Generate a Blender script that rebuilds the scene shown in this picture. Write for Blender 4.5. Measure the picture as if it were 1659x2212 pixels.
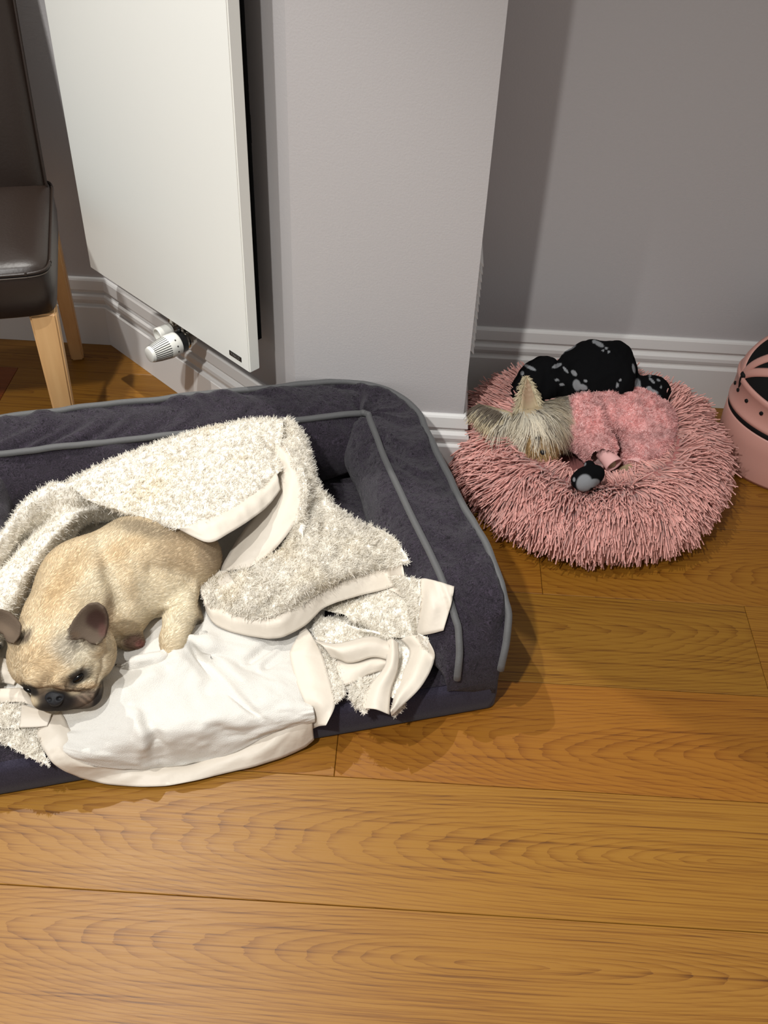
import bpy, bmesh, math, random
import numpy as np
from mathutils import Matrix, Vector
from mathutils.bvhtree import BVHTree

for o in list(bpy.data.objects):
    bpy.data.objects.remove(o)
SC = bpy.context.scene
COL = SC.collection
random.seed(4)
RNG = np.random.default_rng(7)

# ------------------------------------------------------------------ camera
CAM_H, FPX, PITCH, ROLL, YAW = 1.44, 2210.7, 0.732724, 0.04731, 0.016814
def _axes():
    cp, sp = math.cos(PITCH), math.sin(PITCH)
    w = np.array([0, cp, -sp]); r = np.array([1., 0, 0]); u = np.array([0, sp, cp])
    c, s = math.cos(ROLL), math.sin(ROLL)
    r2, u2 = c*r + s*u, -s*r + c*u
    cy, sy = math.cos(YAW), math.sin(YAW)
    Z = np.array([[cy, -sy, 0], [sy, cy, 0], [0, 0, 1]])
    return Z@r2, Z@u2, Z@w
AR, AU, AW = _axes()
CAMP = np.array([0, 0, CAM_H])
cd = bpy.data.cameras.new('camera'); cam = bpy.data.objects.new('camera', cd); COL.objects.link(cam)
cd.sensor_fit = 'VERTICAL'; cd.sensor_height = 36.0; cd.sensor_width = 27.0
cd.lens = FPX/2212*36.0; cd.clip_start = 0.02
M = Matrix(((AR[0], AU[0], -AW[0], 0), (AR[1], AU[1], -AW[1], 0), (AR[2], AU[2], -AW[2], CAM_H), (0, 0, 0, 1)))
cam.matrix_world = M
SC.camera = cam

# ------------------------------------------------------------------ world, lamps, exposure
SC.view_settings.view_transform = 'Standard'; SC.view_settings.look = 'None'
SC.view_settings.exposure = 0.0; SC.view_settings.gamma = 1.0; SC.view_settings.use_curve_mapping = False
wd = bpy.data.worlds.new('room_ambient'); SC.world = wd; wd.use_nodes = True
wd.node_tree.nodes['Background'].inputs[0].default_value = (1.0, 0.995, 0.985, 1)
wd.node_tree.nodes['Background'].inputs[1].default_value = 0.40
def downlight(name, loc, power, radius, col, spot=150, blend=.6, aim=None):
    l = bpy.data.lights.new(name, 'SPOT'); l.energy = power; l.shadow_soft_size = radius; l.color = col
    l.spot_size = math.radians(spot); l.spot_blend = blend
    o = bpy.data.objects.new(name, l); COL.objects.link(o); o.location = loc
    if aim is not None:
        d = Vector(aim) - Vector(loc); o.rotation_euler = d.to_track_quat('-Z', 'Y').to_euler()
    return o
downlight('ceiling_downlight', (-0.93, 2.09, 2.50), 125, 0.015, (1.0, 0.975, 0.92), 72, .6, (0.05, 0.95, 0))
downlight('ceiling_downlight', (-0.89, 0.80, 2.68), 122, 0.02, (1.0, 1.0, 0.98), 83, .40)
downlight('ceiling_downlight', (-0.80, -0.45, 2.68), 255, 0.05, (1.0, 0.99, 0.955), 140, .8)

# ------------------------------------------------------------------ helpers
def ray(x, y):
    return (x-829.5)/FPX*AR - (y-1106)/FPX*AU + AW
def px(x, y, z):
    d = ray(x, y); return CAMP + d*((CAM_H-z)/-d[2])
def plane_hit(x, y, P0, n):
    d = ray(x, y); n = np.asarray(n, float); return CAMP + d*(((np.asarray(P0, float)-CAMP)@n)/(d@n))
def mpp(x, y, z):                       # metres per photo pixel at that point
    return float((px(x, y, z)-CAMP)@AW)/FPX

def newmesh(name, V, F, mat=None, parent=None, smooth=True, colors=None, normals=None):
    V = np.asarray(V, np.float32); me = bpy.data.meshes.new(name)
    if isinstance(F, np.ndarray):
        n, k = F.shape
        me.vertices.add(len(V)); me.vertices.foreach_set('co', V.ravel())
        me.loops.add(n*k); me.loops.foreach_set('vertex_index', F.astype(np.int32).ravel())
        me.polygons.add(n); me.polygons.foreach_set('loop_start', np.arange(0, n*k, k, dtype=np.int32))
        me.polygons.foreach_set('loop_total', np.full(n, k, np.int32))
        me.update(calc_edges=True)
    else:
        me.from_pydata(V.tolist(), [], F); me.update()
    if smooth:
        me.polygons.foreach_set('use_smooth', np.ones(len(me.polygons), bool))
    if colors is not None:
        a = me.color_attributes.new('Col', 'FLOAT_COLOR', 'POINT')
        c = np.ones((len(V), 4), np.float32); c[:, :3] = colors
        a.data.foreach_set('color', c.ravel())
    if normals is not None: me.normals_split_custom_set_from_vertices(normals.astype(np.float32))
    o = bpy.data.objects.new(name, me); COL.objects.link(o)
    if mat is not None: me.materials.append(mat)
    if parent is not None:
        o.parent = parent; o.matrix_parent_inverse = parent.matrix_world.inverted()
    return o
def frombm(name, bm, mat, parent=None, smooth=False, bevel=0, seg=2, auto=True):
    if bevel:
        bmesh.ops.bevel(bm, geom=[e for e in bm.edges], offset=bevel, segments=seg, affect='EDGES', clamp_overlap=True)
    me = bpy.data.meshes.new(name); bm.normal_update(); bm.to_mesh(me); bm.free()
    if smooth: me.polygons.foreach_set('use_smooth', np.ones(len(me.polygons), bool))
    o = bpy.data.objects.new(name, me); COL.objects.link(o); me.materials.append(mat)
    if parent is not None:
        o.parent = parent; o.matrix_parent_inverse = parent.matrix_world.inverted()
    return o
def tag(o, label=None, cat=None, group=None, kind=None):
    if label: o['label'] = label
    if cat: o['category'] = cat
    if group: o['group'] = group
    if kind: o['kind'] = kind
    return o
def empty(name, loc, label, cat, rz=0):
    o = bpy.data.objects.new(name, None); COL.objects.link(o); o.location = loc; o.rotation_euler = (0, 0, rz)
    o.empty_display_size = .05
    bpy.context.view_layer.update()
    return tag(o, label, cat)
def box(bm, lo, hi, M=None):
    r = bmesh.ops.create_cube(bm, size=1)
    for v in r['verts']:
        p = Vector([lo[i] + (v.co[i]+.5)*(hi[i]-lo[i]) for i in range(3)])
        v.co = M @ p if M is not None else p
    return r['verts']
def frame(o, ex, ey):                    # 4x4 from origin and x / y axes (z up)
    ex = Vector(ex).normalized(); ey = Vector(ey).normalized(); ez = ex.cross(ey)
    return Matrix(((ex.x, ey.x, ez.x, o[0]), (ex.y, ey.y, ez.y, o[1]), (ex.z, ey.z, ez.z, o[2]), (0, 0, 0, 1)))
def lathe(prof, axis_o, axis_d, seg=32, cap=True):      # prof: list of (t along axis, radius)
    d = np.asarray(axis_d, float); d /= np.linalg.norm(d)
    a = np.cross(d, [0, 0, 1.]) if abs(d[2]) < .9 else np.cross(d, [1., 0, 0]); a /= np.linalg.norm(a); b = np.cross(d, a)
    V = []; F = []
    for t, r in prof:
        for k in range(seg):
            an = 2*math.pi*k/seg; V.append(np.asarray(axis_o)+d*t+(a*math.cos(an)+b*math.sin(an))*r)
    for i in range(len(prof)-1):
        for k in range(seg):
            F.append((i*seg+k, i*seg+(k+1) % seg, (i+1)*seg+(k+1) % seg, (i+1)*seg+k))
    if cap:
        F.append(tuple(range(seg))[::-1]); F.append(tuple((len(prof)-1)*seg+k for k in range(seg)))
    return np.array(V), F
def catmull(P, n, closed=False):
    P = np.asarray(P, float); m = len(P)
    if m == 2:
        t = np.linspace(0, 1, n)[:, None]; return P[0]*(1-t)+P[1]*t
    t = np.linspace(0, m-1, n) if not closed else np.linspace(0, m, n, endpoint=False)
    i = np.minimum(t.astype(int), m-2) if not closed else t.astype(int)
    f = (t-i)[:, None]
    if closed: a, b, c, d = P[(i-1) % m], P[i % m], P[(i+1) % m], P[(i+2) % m]
    else:
        Q = np.vstack([2*P[0]-P[1], P, 2*P[-1]-P[-2]]); a, b, c, d = Q[i], Q[i+1], Q[i+2], Q[i+3]
    return .5*((2*b)+(-a+c)*f+(2*a-5*b+4*c-d)*f**2+(-a+3*b-3*c+d)*f**3)
def tube(path, r, seg=10, closed=False, cap=True):
    P = np.asarray(path, float); n = len(P)
    T = np.gradient(P, axis=0) if not closed else np.roll(P, -1, 0)-np.roll(P, 1, 0)
    T /= np.linalg.norm(T, axis=1)[:, None]+1e-12
    N = np.zeros_like(P); ref = np.array([0, 0, 1.]) if abs(T[0][2]) < .8 else np.array([1., 0, 0])
    N[0] = np.cross(T[0], ref); N[0] /= np.linalg.norm(N[0])
    for i in range(1, n):
        v = N[i-1]-T[i]*(N[i-1]@T[i]); N[i] = v/np.linalg.norm(v)
    B = np.cross(T, N); rr = np.broadcast_to(np.asarray(r, float), (n,))
    an = np.linspace(0, 2*np.pi, seg, endpoint=False)
    V = (P[:, None]+rr[:, None, None]*(np.cos(an)[None, :, None]*N[:, None]+np.sin(an)[None, :, None]*B[:, None])).reshape(-1, 3)
    F = []
    for i in range(n if closed else n-1):
        j = (i+1) % n
        for k in range(seg): F.append((i*seg+k, i*seg+(k+1) % seg, j*seg+(k+1) % seg, j*seg+k))
    if cap and not closed:
        F.append(tuple(range(seg))[::-1]); F.append(tuple((n-1)*seg+k for k in range(seg)))
    return V, F
def merge(parts):
    V = []; F = []; o = 0
    for v, f in parts:
        V.append(np.asarray(v)); F += [tuple(int(i)+o for i in q) for q in f]; o += len(v)
    return np.vstack(V), F
# value noise
def vnoise(P, seed=0):
    P = np.asarray(P, float); ip = np.floor(P).astype(np.int64); f = P-ip; f = f*f*(3-2*f)
    def h(x, y, z):
        n = (x*374761393+y*668265263+z*2147483647+seed*1274126177) & 0xffffffff
        n = ((n ^ (n >> 13))*1274126177) & 0xffffffff
        n = (n ^ (n >> 16)) & 0xffff
        return n/32767.5-1
    r = 0
    for dx in (0, 1):
        for dy in (0, 1):
            for dz in (0, 1):
                w = (f[:, 0] if dx else 1-f[:, 0])*(f[:, 1] if dy else 1-f[:, 1])*(f[:, 2] if dz else 1-f[:, 2])
                r = r+w*h(ip[:, 0]+dx, ip[:, 1]+dy, ip[:, 2]+dz)
    return r
def fbm(P, oct=3, seed=0):
    r = 0; a = 1.; P = np.asarray(P, float)
    for k in range(oct): r = r+a*vnoise(P, seed+k); P = P*2.03+5.1; a *= .5
    return r
def vnormals(V, F):
    V = np.asarray(V, float); N = np.zeros_like(V)
    F = np.asarray(F)
    if F.shape[1] == 4: n = np.cross(V[F[:, 2]]-V[F[:, 0]], V[F[:, 3]]-V[F[:, 1]])
    else: n = np.cross(V[F[:, 1]]-V[F[:, 0]], V[F[:, 2]]-V[F[:, 0]])
    for k in range(F.shape[1]): np.add.at(N, F[:, k], n)
    return N/(np.linalg.norm(N, axis=1)[:, None]+1e-12)
def sample_surface(V, F, N, n, rng=RNG, extra=None, weight=None):
    F = np.asarray(F)
    T = np.vstack([F[:, [0, 1, 2]], F[:, [0, 2, 3]]]) if F.shape[1] == 4 else F
    a = np.linalg.norm(np.cross(V[T[:, 1]]-V[T[:, 0]], V[T[:, 2]]-V[T[:, 0]]), axis=1)
    if weight is not None: a = a*weight[T].mean(1)
    i = rng.choice(len(T), n, p=a/a.sum()); u = rng.random((n, 1)); v = rng.random((n, 1))
    s = (u+v > 1); u = np.where(s, 1-u, u); v = np.where(s, 1-v, v); w = 1-u-v; T = T[i]
    P = V[T[:, 0]]*w+V[T[:, 1]]*u+V[T[:, 2]]*v
    Q = N[T[:, 0]]*w+N[T[:, 1]]*u+N[T[:, 2]]*v; Q /= np.linalg.norm(Q, axis=1)[:, None]+1e-12
    if extra is not None: return P, Q, extra[T[:, 0]]*w+extra[T[:, 1]]*u+extra[T[:, 2]]*v
    return P, Q
def unit(A): return A/(np.linalg.norm(A, axis=-1, keepdims=True)+1e-12)
def strands(paths, w0, w1, sides=3, colors=None, nrm=None):
    """paths: (n, k, 3) strand polylines -> mesh arrays; sides 1 = flat ribbon"""
    n, k, _ = paths.shape
    T = np.gradient(paths, axis=1); T = unit(T)
    R = unit(np.random.default_rng(3).normal(size=(n, 1, 3))); A = unit(np.cross(T, R)); B = np.cross(T, A)
    if nrm is not None:
        A = unit(np.cross(T, nrm[:, None]+.15*R)); B = np.cross(T, A)
    wd_ = np.linspace(1, 0, k)[None, :, None]; w = w1+(w0-w1)*wd_**.7
    if np.ndim(w0): w = w
    if sides == 1:
        V = np.stack([paths-A*w, paths+A*w], 2).reshape(-1, 3); m = 2
        base = (np.arange(n)[:, None]*k+np.arange(k-1)[None])*2
        F = np.stack([base, base+1, base+3, base+2], -1).reshape(-1, 4)
    else:
        an = np.arange(sides)*2*np.pi/sides
        V = (paths[:, :, None]+w[..., None]*(np.cos(an)[:, None]*A[:, :, None]+np.sin(an)[:, None]*B[:, :, None])).reshape(-1, 3); m = sides
        base = (np.arange(n)[:, None]*k+np.arange(k-1)[None])*sides
        F = np.concatenate([np.stack([base+s, base+(s+1) % sides, base+sides+(s+1) % sides, base+sides+s], -1).reshape(-1, 4) for s in range(sides)])
    C = None
    if colors is not None:
        c = np.asarray(colors)
        C = np.repeat(c, k*m, axis=0) if c.ndim == 2 else np.repeat(c.reshape(-1, 3), m, axis=0)
    return V, F, C
# signed-distance modelling -----------------------------------------------------
class SDF:
    def __init__(s, lo, hi, h):
        s.lo = np.array(lo, float); s.h = h; s.n = np.ceil((np.array(hi)-lo)/h).astype(int)+1
        s.D = np.full(s.n, 1.0, np.float32)
        s.ax = [s.lo[i]+h*np.arange(s.n[i]) for i in range(3)]
    def _sub(s, c, r):
        i0 = np.clip(np.floor((c-r-s.lo)/s.h).astype(int), 0, s.n-1); i1 = np.clip(np.ceil((c+r-s.lo)/s.h).astype(int)+1, 1, s.n)
        sl = tuple(slice(a, b) for a, b in zip(i0, i1))
        G = np.stack(np.meshgrid(*[s.ax[i][sl[i]] for i in range(3)], indexing='ij'), -1)
        return sl, G
    def _mix(s, sl, d, k, sub=False):
        A = s.D[sl]
        if sub: A2, B = -A, d
        else: A2, B = A, d
        h = np.clip(.5+.5*(B-A2)/k, 0, 1); r = B*(1-h)+A2*h-k*h*(1-h)
        s.D[sl] = -r if sub else r
    def ell(s, c, rad, R=None, k=.02, sub=False):
        c = np.asarray(c, float); rad = np.asarray(rad, float) if np.ndim(rad) else np.full(3, rad)
        sl, G = s._sub(c, rad.max()+2.2*k+2*s.h); q = G-c
        if R is not None: q = q@np.asarray(R)
        k0 = np.linalg.norm(q/rad, axis=-1); k1 = np.linalg.norm(q/rad**2, axis=-1)+1e-9
        s._mix(sl, (k0*(k0-1)/k1).astype(np.float32), k, sub)
    def cone(s, a, b, ra, rb, k=.02, sub=False):
        a = np.asarray(a, float); b = np.asarray(b, float)
        c = (a+b)/2; sl, G = s._sub(c, np.abs(b-a)/2+max(ra, rb)+2.2*k+2*s.h)
        ab = b-a; t = np.clip(((G-a)@ab)/(ab@ab), 0, 1)
        d = np.linalg.norm(G-(a+t[..., None]*ab), axis=-1)-(ra+(rb-ra)*t)
        s._mix(sl, d.astype(np.float32), k, sub)
    def chain(s, pts, k=.02, sub=False):
        for (p, r), (q, t) in zip(pts[:-1], pts[1:]): s.cone(p, q, r, t, k, sub)
    def plate(s, c, R, poly, th, cup, k=.004, rnd=.003):
        c = np.asarray(c, float); poly = np.asarray(poly, float); rad = np.abs(poly).max()*1.5+th+2*k
        sl, G = s._sub(c, rad); q = (G-c)@np.asarray(R); x, y, z = q[..., 0], q[..., 1], q[..., 2]
        d2 = np.full(x.shape, 1e9); inside = np.zeros(x.shape, bool)
        for a, b in zip(poly, np.roll(poly, -1, 0)):
            e = b-a; t = np.clip(((x-a[0])*e[0]+(y-a[1])*e[1])/(e@e), 0, 1)
            d2 = np.minimum(d2, (x-a[0]-e[0]*t)**2+(y-a[1]-e[1]*t)**2)
            cr = ((a[1] > y) != (b[1] > y)) & (x < (b[0]-a[0])*(y-a[1])/(b[1]-a[1]+1e-12)+a[0]); inside ^= cr
        d = np.sqrt(d2)*np.where(inside, -1, 1)
        w = np.abs(z-cup(x, y))-th
        dd = np.minimum(np.maximum(d, w), 0)+np.hypot(np.maximum(d, 0), np.maximum(w, 0))-rnd
        s._mix(sl, dd.astype(np.float32), k)
    def mesh(s, smooth=1):
        D = s.D; h = s.h; n = s.n
        c = (D < 0); m = n-1
        idx = [(dx, dy, dz) for dx in (0, 1) for dy in (0, 1) for dz in (0, 1)]
        sh = lambda A, d: A[d[0]:d[0]+m[0], d[1]:d[1]+m[1], d[2]:d[2]+m[2]]
        cnt = sum(sh(c, d).astype(np.int8) for d in idx); act = (cnt > 0) & (cnt < 8)
        ids = np.full(m, -1, np.int64); loc = np.argwhere(act); ids[act] = np.arange(len(loc))
        vals = {d: D[loc[:, 0]+d[0], loc[:, 1]+d[1], loc[:, 2]+d[2]] for d in idx}
        acc = np.zeros((len(loc), 3)); w = np.zeros(len(loc))
        for a in idx:
            for ax in range(3):
                if a[ax] == 0:
                    b = list(a); b[ax] = 1; b = tuple(b); va, vb = vals[a], vals[b]
                    x = (va < 0) != (vb < 0); t = np.where(x, va/(va-vb+1e-12), 0)
                    p = np.tile(np.array(a, float), (len(loc), 1)); p[:, ax] = t
                    acc += p*x[:, None]; w += x
        V = s.lo+h*(loc+acc/w[:, None]); F = []
        for ax in range(3):
            o1, o2 = (ax+1) % 3, (ax+2) % 3
            sa = [slice(None)]*3; sb = [slice(None)]*3; sa[ax] = slice(0, -1); sb[ax] = slice(1, None)
            A, B = c[tuple(sa)], c[tuple(sb)]; e = np.argwhere(A != B)
            e = e[(e[:, o1] > 0) & (e[:, o2] > 0) & (e[:, o1] < m[o1]) & (e[:, o2] < m[o2])]
            fl = A[e[:, 0], e[:, 1], e[:, 2]]
            q = []
            for d1, d2 in ((0, 0), (-1, 0), (-1, -1), (0, -1)):
                g = e.copy(); g[:, o1] += d1; g[:, o2] += d2; q.append(ids[g[:, 0], g[:, 1], g[:, 2]])
            q = np.stack(q, 1); q[~fl] = q[~fl][:, ::-1]
            F.append(q)
        F = np.vstack(F)
        for _ in range(smooth):
            S = np.zeros_like(V); cn = np.zeros(len(V))
            for k in range(4):
                np.add.at(S, F[:, k], V[F[:, (k+1) % 4]]); np.add.at(cn, F[:, k], 1)
            V = .5*V+.5*S/np.maximum(cn, 1)[:, None]
        return V, F

# ------------------------------------------------------------------ materials
def mat(name, base=(.5, .5, .5), rough=.6, metal=0, spec=.5, sheen=0, vcol=False, coat=0, sss=0):
    m = bpy.data.materials.new(name); m.use_nodes = True
    b = m.node_tree.nodes['Principled BSDF']
    b.inputs['Base Color'].default_value = (*base, 1); b.inputs['Roughness'].default_value = rough
    b.inputs['Metallic'].default_value = metal; b.inputs['Specular IOR Level'].default_value = spec
    b.inputs['Sheen Weight'].default_value = sheen; b.inputs['Coat Weight'].default_value = coat
    if sss:
        b.inputs['Subsurface Weight'].default_value = sss; b.inputs['Subsurface Radius'].default_value = (.01, .006, .004)
    if vcol:
        a = m.node_tree.nodes.new('ShaderNodeAttribute'); a.attribute_name = 'Col'
        m.node_tree.links.new(a.outputs['Color'], b.inputs['Base Color'])
    return m
def fibre(m, amt):
    nt = m.node_tree; b = nt.nodes['Principled BSDF']; out = nt.nodes['Material Output']
    a = nt.nodes.new('ShaderNodeAttribute'); a.attribute_name = 'Col'
    t = nt.nodes.new('ShaderNodeBsdfTranslucent'); nt.links.new(a.outputs['Color'], t.inputs['Color'])
    mx = nt.nodes.new('ShaderNodeMixShader'); mx.inputs[0].default_value = amt
    nt.links.new(b.outputs[0], mx.inputs[1]); nt.links.new(t.outputs[0], mx.inputs[2]); nt.links.new(mx.outputs[0], out.inputs['Surface'])
    return m
def nd(m, t, **kw):
    n = m.node_tree.nodes.new(t)
    for k, v in kw.items():
        if k.startswith('i_'):
            key = k[2:].replace('_', ' ')
            n.inputs[key].default_value = v
        else: setattr(n, k, v)
    return n
def lk(m, a, b): m.node_tree.links.new(a, b)
def bsdf(m): return m.node_tree.nodes['Principled BSDF']
def noise_bump(m, scale, dist=.001, strength=1., detail=3, stretch=None, coord='Object'):
    tc = nd(m, 'ShaderNodeTexCoord'); src = tc.outputs[coord]
    if stretch:
        mp = nd(m, 'ShaderNodeMapping'); mp.inputs['Scale'].default_value = stretch; lk(m, src, mp.inputs['Vector']); src = mp.outputs[0]
    n = nd(m, 'ShaderNodeTexNoise'); n.inputs['Scale'].default_value = scale; n.inputs['Detail'].default_value = detail; lk(m, src, n.inputs['Vector'])
    b = nd(m, 'ShaderNodeBump'); b.inputs['Distance'].default_value = dist; b.inputs['Strength'].default_value = strength
    lk(m, n.outputs['Fac'], b.inputs['Height']); lk(m, b.outputs[0], bsdf(m).inputs['Normal'])
    return n, b
def colour_noise(m, scale, c1, c2, lo=.35, hi=.65, detail=4, stretch=None):
    tc = nd(m, 'ShaderNodeTexCoord'); src = tc.outputs['Object']
    if stretch:
        mp = nd(m, 'ShaderNodeMapping'); mp.inputs['Scale'].default_value = stretch; lk(m, src, mp.inputs['Vector']); src = mp.outputs[0]
    n = nd(m, 'ShaderNodeTexNoise'); n.inputs['Scale'].default_value = scale; n.inputs['Detail'].default_value = detail; lk(m, src, n.inputs['Vector'])
    r = nd(m, 'ShaderNodeValToRGB'); r.color_ramp.elements[0].position = lo; r.color_ramp.elements[1].position = hi
    r.color_ramp.elements[0].color = (*c1, 1); r.color_ramp.elements[1].color = (*c2, 1)
    lk(m, n.outputs['Fac'], r.inputs['Fac']); lk(m, r.outputs[0], bsdf(m).inputs['Base Color'])
    return r

MT = {}
MT['wall'] = mat('grey_wall_paint', (.47, .447, .447), .65, spec=.3); noise_bump(MT['wall'], 260, .0006, .5, 2)
MT['white_paint'] = mat('white_gloss_paint', (.72, .70, .68), .38, spec=.45)
MT['radiator'] = mat('white_enamel', (.82, .82, .775), .42, spec=.4); noise_bump(MT['radiator'], 900, .0002, .3, 1)
MT['dark_core'] = mat('dark_convector', (.003, .003, .003), .9, spec=.05)
MT['plastic_white'] = mat('white_plastic', (.72, .71, .66), .35)
MT['plastic_black'] = mat('black_plastic', (.012, .012, .012), .4)
MT['chrome'] = mat('brushed_nickel', (.55, .52, .47), .25, metal=1)
MT['leather'] = mat('dark_brown_leather', (.018, .011, .008), .38, spec=.35); noise_bump(MT['leather'], 160, .0008, .35, 4)
MT['stitch'] = mat('seam_thread', (.09, .07, .055), .5)
MT['beech'] = mat('beech_wood', (.55, .30, .12), .42)
colour_noise(MT['beech'], 9, (.58, .33, .14), (.66, .40, .18), .3, .7, 5, (6, 6, .6))

def oak():
    m = mat('oiled_oak', (.3, .15, .05), .36, spec=.28)
    tc = nd(m, 'ShaderNodeTexCoord'); oi = nd(m, 'ShaderNodeObjectInfo')
    wn = nd(m, 'ShaderNodeTexWhiteNoise', noise_dimensions='1D'); lk(m, oi.outputs['Random'], wn.inputs['W'])
    sp = nd(m, 'ShaderNodeSeparateColor'); lk(m, wn.outputs['Color'], sp.inputs[0])
    def math_(op, a, b=None, c=None):
        n = nd(m, 'ShaderNodeMath', operation=op)
        for i, v in enumerate((a, b, c)):
            if v is None: continue
            if isinstance(v, (int, float)): n.inputs[i].default_value = v
            else: lk(m, v, n.inputs[i])
        return n.outputs[0]
    # plank-local coordinates shifted per plank
    off = nd(m, 'ShaderNodeVectorMath', operation='SCALE'); lk(m, wn.outputs['Color'], off.inputs[0]); off.inputs['Scale'].default_value = 13.0
    pv = nd(m, 'ShaderNodeVectorMath', operation='ADD'); lk(m, tc.outputs['Object'], pv.inputs[0]); lk(m, off.outputs[0], pv.inputs[1])
    def noise(scale3, detail, rough=.55):
        mp = nd(m, 'ShaderNodeMapping'); mp.inputs['Scale'].default_value = scale3; lk(m, pv.outputs[0], mp.inputs['Vector'])
        n = nd(m, 'ShaderNodeTexNoise'); n.inputs['Scale'].default_value = 1; n.inputs['Detail'].default_value = detail; n.inputs['Roughness'].default_value = rough
        lk(m, mp.outputs[0], n.inputs['Vector']); return n.outputs['Fac']
    xyz = nd(m, 'ShaderNodeSeparateXYZ'); lk(m, tc.outputs['Object'], xyz.inputs[0])
    warp = noise((.8, 4, 1), 2); warp2 = noise((5, 26, 1), 3); warp3 = noise((22, 90, 1), 2)
    yy = math_('ADD', xyz.outputs['Y'], math_('MULTIPLY', math_('SUBTRACT', sp.outputs[0], .5), .10))
    # cone of growth rings cut flat : r = sqrt(y^2 + (a + b x)^2)
    slope = math_('MULTIPLY', math_('SUBTRACT', sp.outputs[1], .5), .34)
    slope = math_('ADD', slope, math_('MULTIPLY', math_('SIGN', slope), .05))
    depth = math_('ADD', math_('MULTIPLY', xyz.outputs['X'], slope), math_('MULTIPLY', math_('SUBTRACT', sp.outputs[2], .5), .14))
    depth = math_('ADD', depth, math_('MULTIPLY', math_('SUBTRACT', warp, .5), .10))
    r = math_('SQRT', math_('ADD', math_('MULTIPLY', yy, yy), math_('MULTIPLY', depth, depth)))
    r = math_('ADD', r, math_('MULTIPLY', math_('SUBTRACT', warp2, .5), .008))
    r = math_('ADD', r, math_('MULTIPLY', math_('SUBTRACT', warp3, .5), .003))
    ring = math_('FRACT', math_('MULTIPLY', r, 185))
    ringd = math_('POWER', ring, 3.0)
    fine = noise((14, 420, 1), 3, .6); fine2 = noise((2.5, 165, 1), 4, .65); blot = noise((3, 9, 1), 3)
    dark = math_('ADD', math_('MULTIPLY', ringd, .48), math_('MULTIPLY', math_('SUBTRACT', fine2, .5), 1.55))
    dark = math_('ADD', dark, math_('MULTIPLY', math_('SUBTRACT', blot, .5), .55))
    dark = math_('ADD', dark, math_('MULTIPLY', math_('SUBTRACT', fine, .5), .55))
    pore = noise((3.5, 260, 1), 2, .5); pr = nd(m, 'ShaderNodeMapRange'); pr.inputs['From Min'].default_value = .56; pr.inputs['From Max'].default_value = .68; lk(m, pore, pr.inputs['Value'])
    dark = math_('ADD', dark, math_('MULTIPLY', pr.outputs[0], .42))
    ramp = nd(m, 'ShaderNodeValToRGB'); e = ramp.color_ramp.elements
    e[0].position = 0; e[0].color = (.250, .109, .011, 1); e[1].position = 1; e[1].color = (.078, .025, .002, 1)
    k = e.new(.42); k.color = (.190, .073, .006, 1)
    lk(m, dark, ramp.inputs['Fac'])
    mx = nd(m, 'ShaderNodeMix', data_type='RGBA', blend_type='MULTIPLY'); mx.inputs['Factor'].default_value = 1
    lk(m, ramp.outputs[0], mx.inputs['A']); lk(m, oi.outputs['Color'], mx.inputs['B'])
    lk(m, mx.outputs['Result'], bsdf(m).inputs['Base Color'])
    b = nd(m, 'ShaderNodeBump'); b.inputs['Distance'].default_value = .0006; b.inputs['Strength'].default_value = .35
    lk(m, math_('MULTIPLY', math_('ADD', fine, math_('MULTIPLY', ringd, -.5)), 1), b.inputs['Height']); lk(m, b.outputs[0], bsdf(m).inputs['Normal'])
    rr = math_('ADD', math_('MULTIPLY', fine, .18), .34); lk(m, rr, bsdf(m).inputs['Roughness'])
    return m
MT['oak'] = oak(); bsdf(MT['oak']).inputs['Specular IOR Level'].default_value = .42
MT['subfloor'] = mat('dark_joint', (.02, .01, .004), .8)

# ------------------------------------------------------------------ floor
bm = bmesh.new(); box(bm, (-2.4, -.9, -.05), (2.4, 2.3, -.012))
floor = frombm('floor', bm, MT['subfloor']); tag(floor, kind='structure')
PW = .2197; Y0 = 1.389
def plank(x0, x1, ya, yb, tint):
    L = x1-x0; W = yb-ya
    bm = bmesh.new(); box(bm, (-L/2+.0004, -W/2+.0005, -.011), (L/2-.0004, W/2-.0005, 0))
    bmesh.ops.bevel(bm, geom=[e for e in bm.edges if all(v.co.z > -.001 for v in e.verts)], offset=.0009, segments=1, affect='EDGES')
    o = frombm('plank', bm, MT['oak'], floor)
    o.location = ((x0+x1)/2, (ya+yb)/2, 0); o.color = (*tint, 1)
    return o
joints = {0: [-2.4, -.6, .293, 2.1], 1: [-2.4, -1.3, .684, 2.4], 2: [-2.4, -1.85, -.077, 1.78], 3: [-2.4, -.95, 1.35, 2.4],
          4: [-2.4, -1.45, .97, 2.4], 5: [-2.4, -.5, 1.45, 2.4], 6: [-2.4, 0.1, 2.0], 7: [-2.4, -1.0, .8, 2.4], 8: [-2.4, -.3, 1.2, 2.4], 9: [-2.4, .6, 2.4],
          -1: [-2.4, -.25, 1.45, 2.4], -2: [-2.4, -.943, .95, 2.4], -3: [-2.4, -1.25, .3, 2.2], -4: [-2.4, -.4, 1.3, 2.4]}
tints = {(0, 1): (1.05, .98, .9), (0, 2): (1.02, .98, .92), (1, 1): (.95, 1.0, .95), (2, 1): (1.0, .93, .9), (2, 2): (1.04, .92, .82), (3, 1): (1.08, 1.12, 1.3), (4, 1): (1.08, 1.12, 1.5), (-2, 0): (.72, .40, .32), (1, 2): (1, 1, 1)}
for row, js in joints.items():
    yb = Y0+PW*(1-row); ya = yb-PW
    if ya > 2.16: continue
    for i in range(len(js)-1):
        plank(js[i], js[i+1], ya, min(yb, 2.19), tints.get((row, i), tuple(1+random.uniform(-.04, .03) for _ in range(3))))

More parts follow.
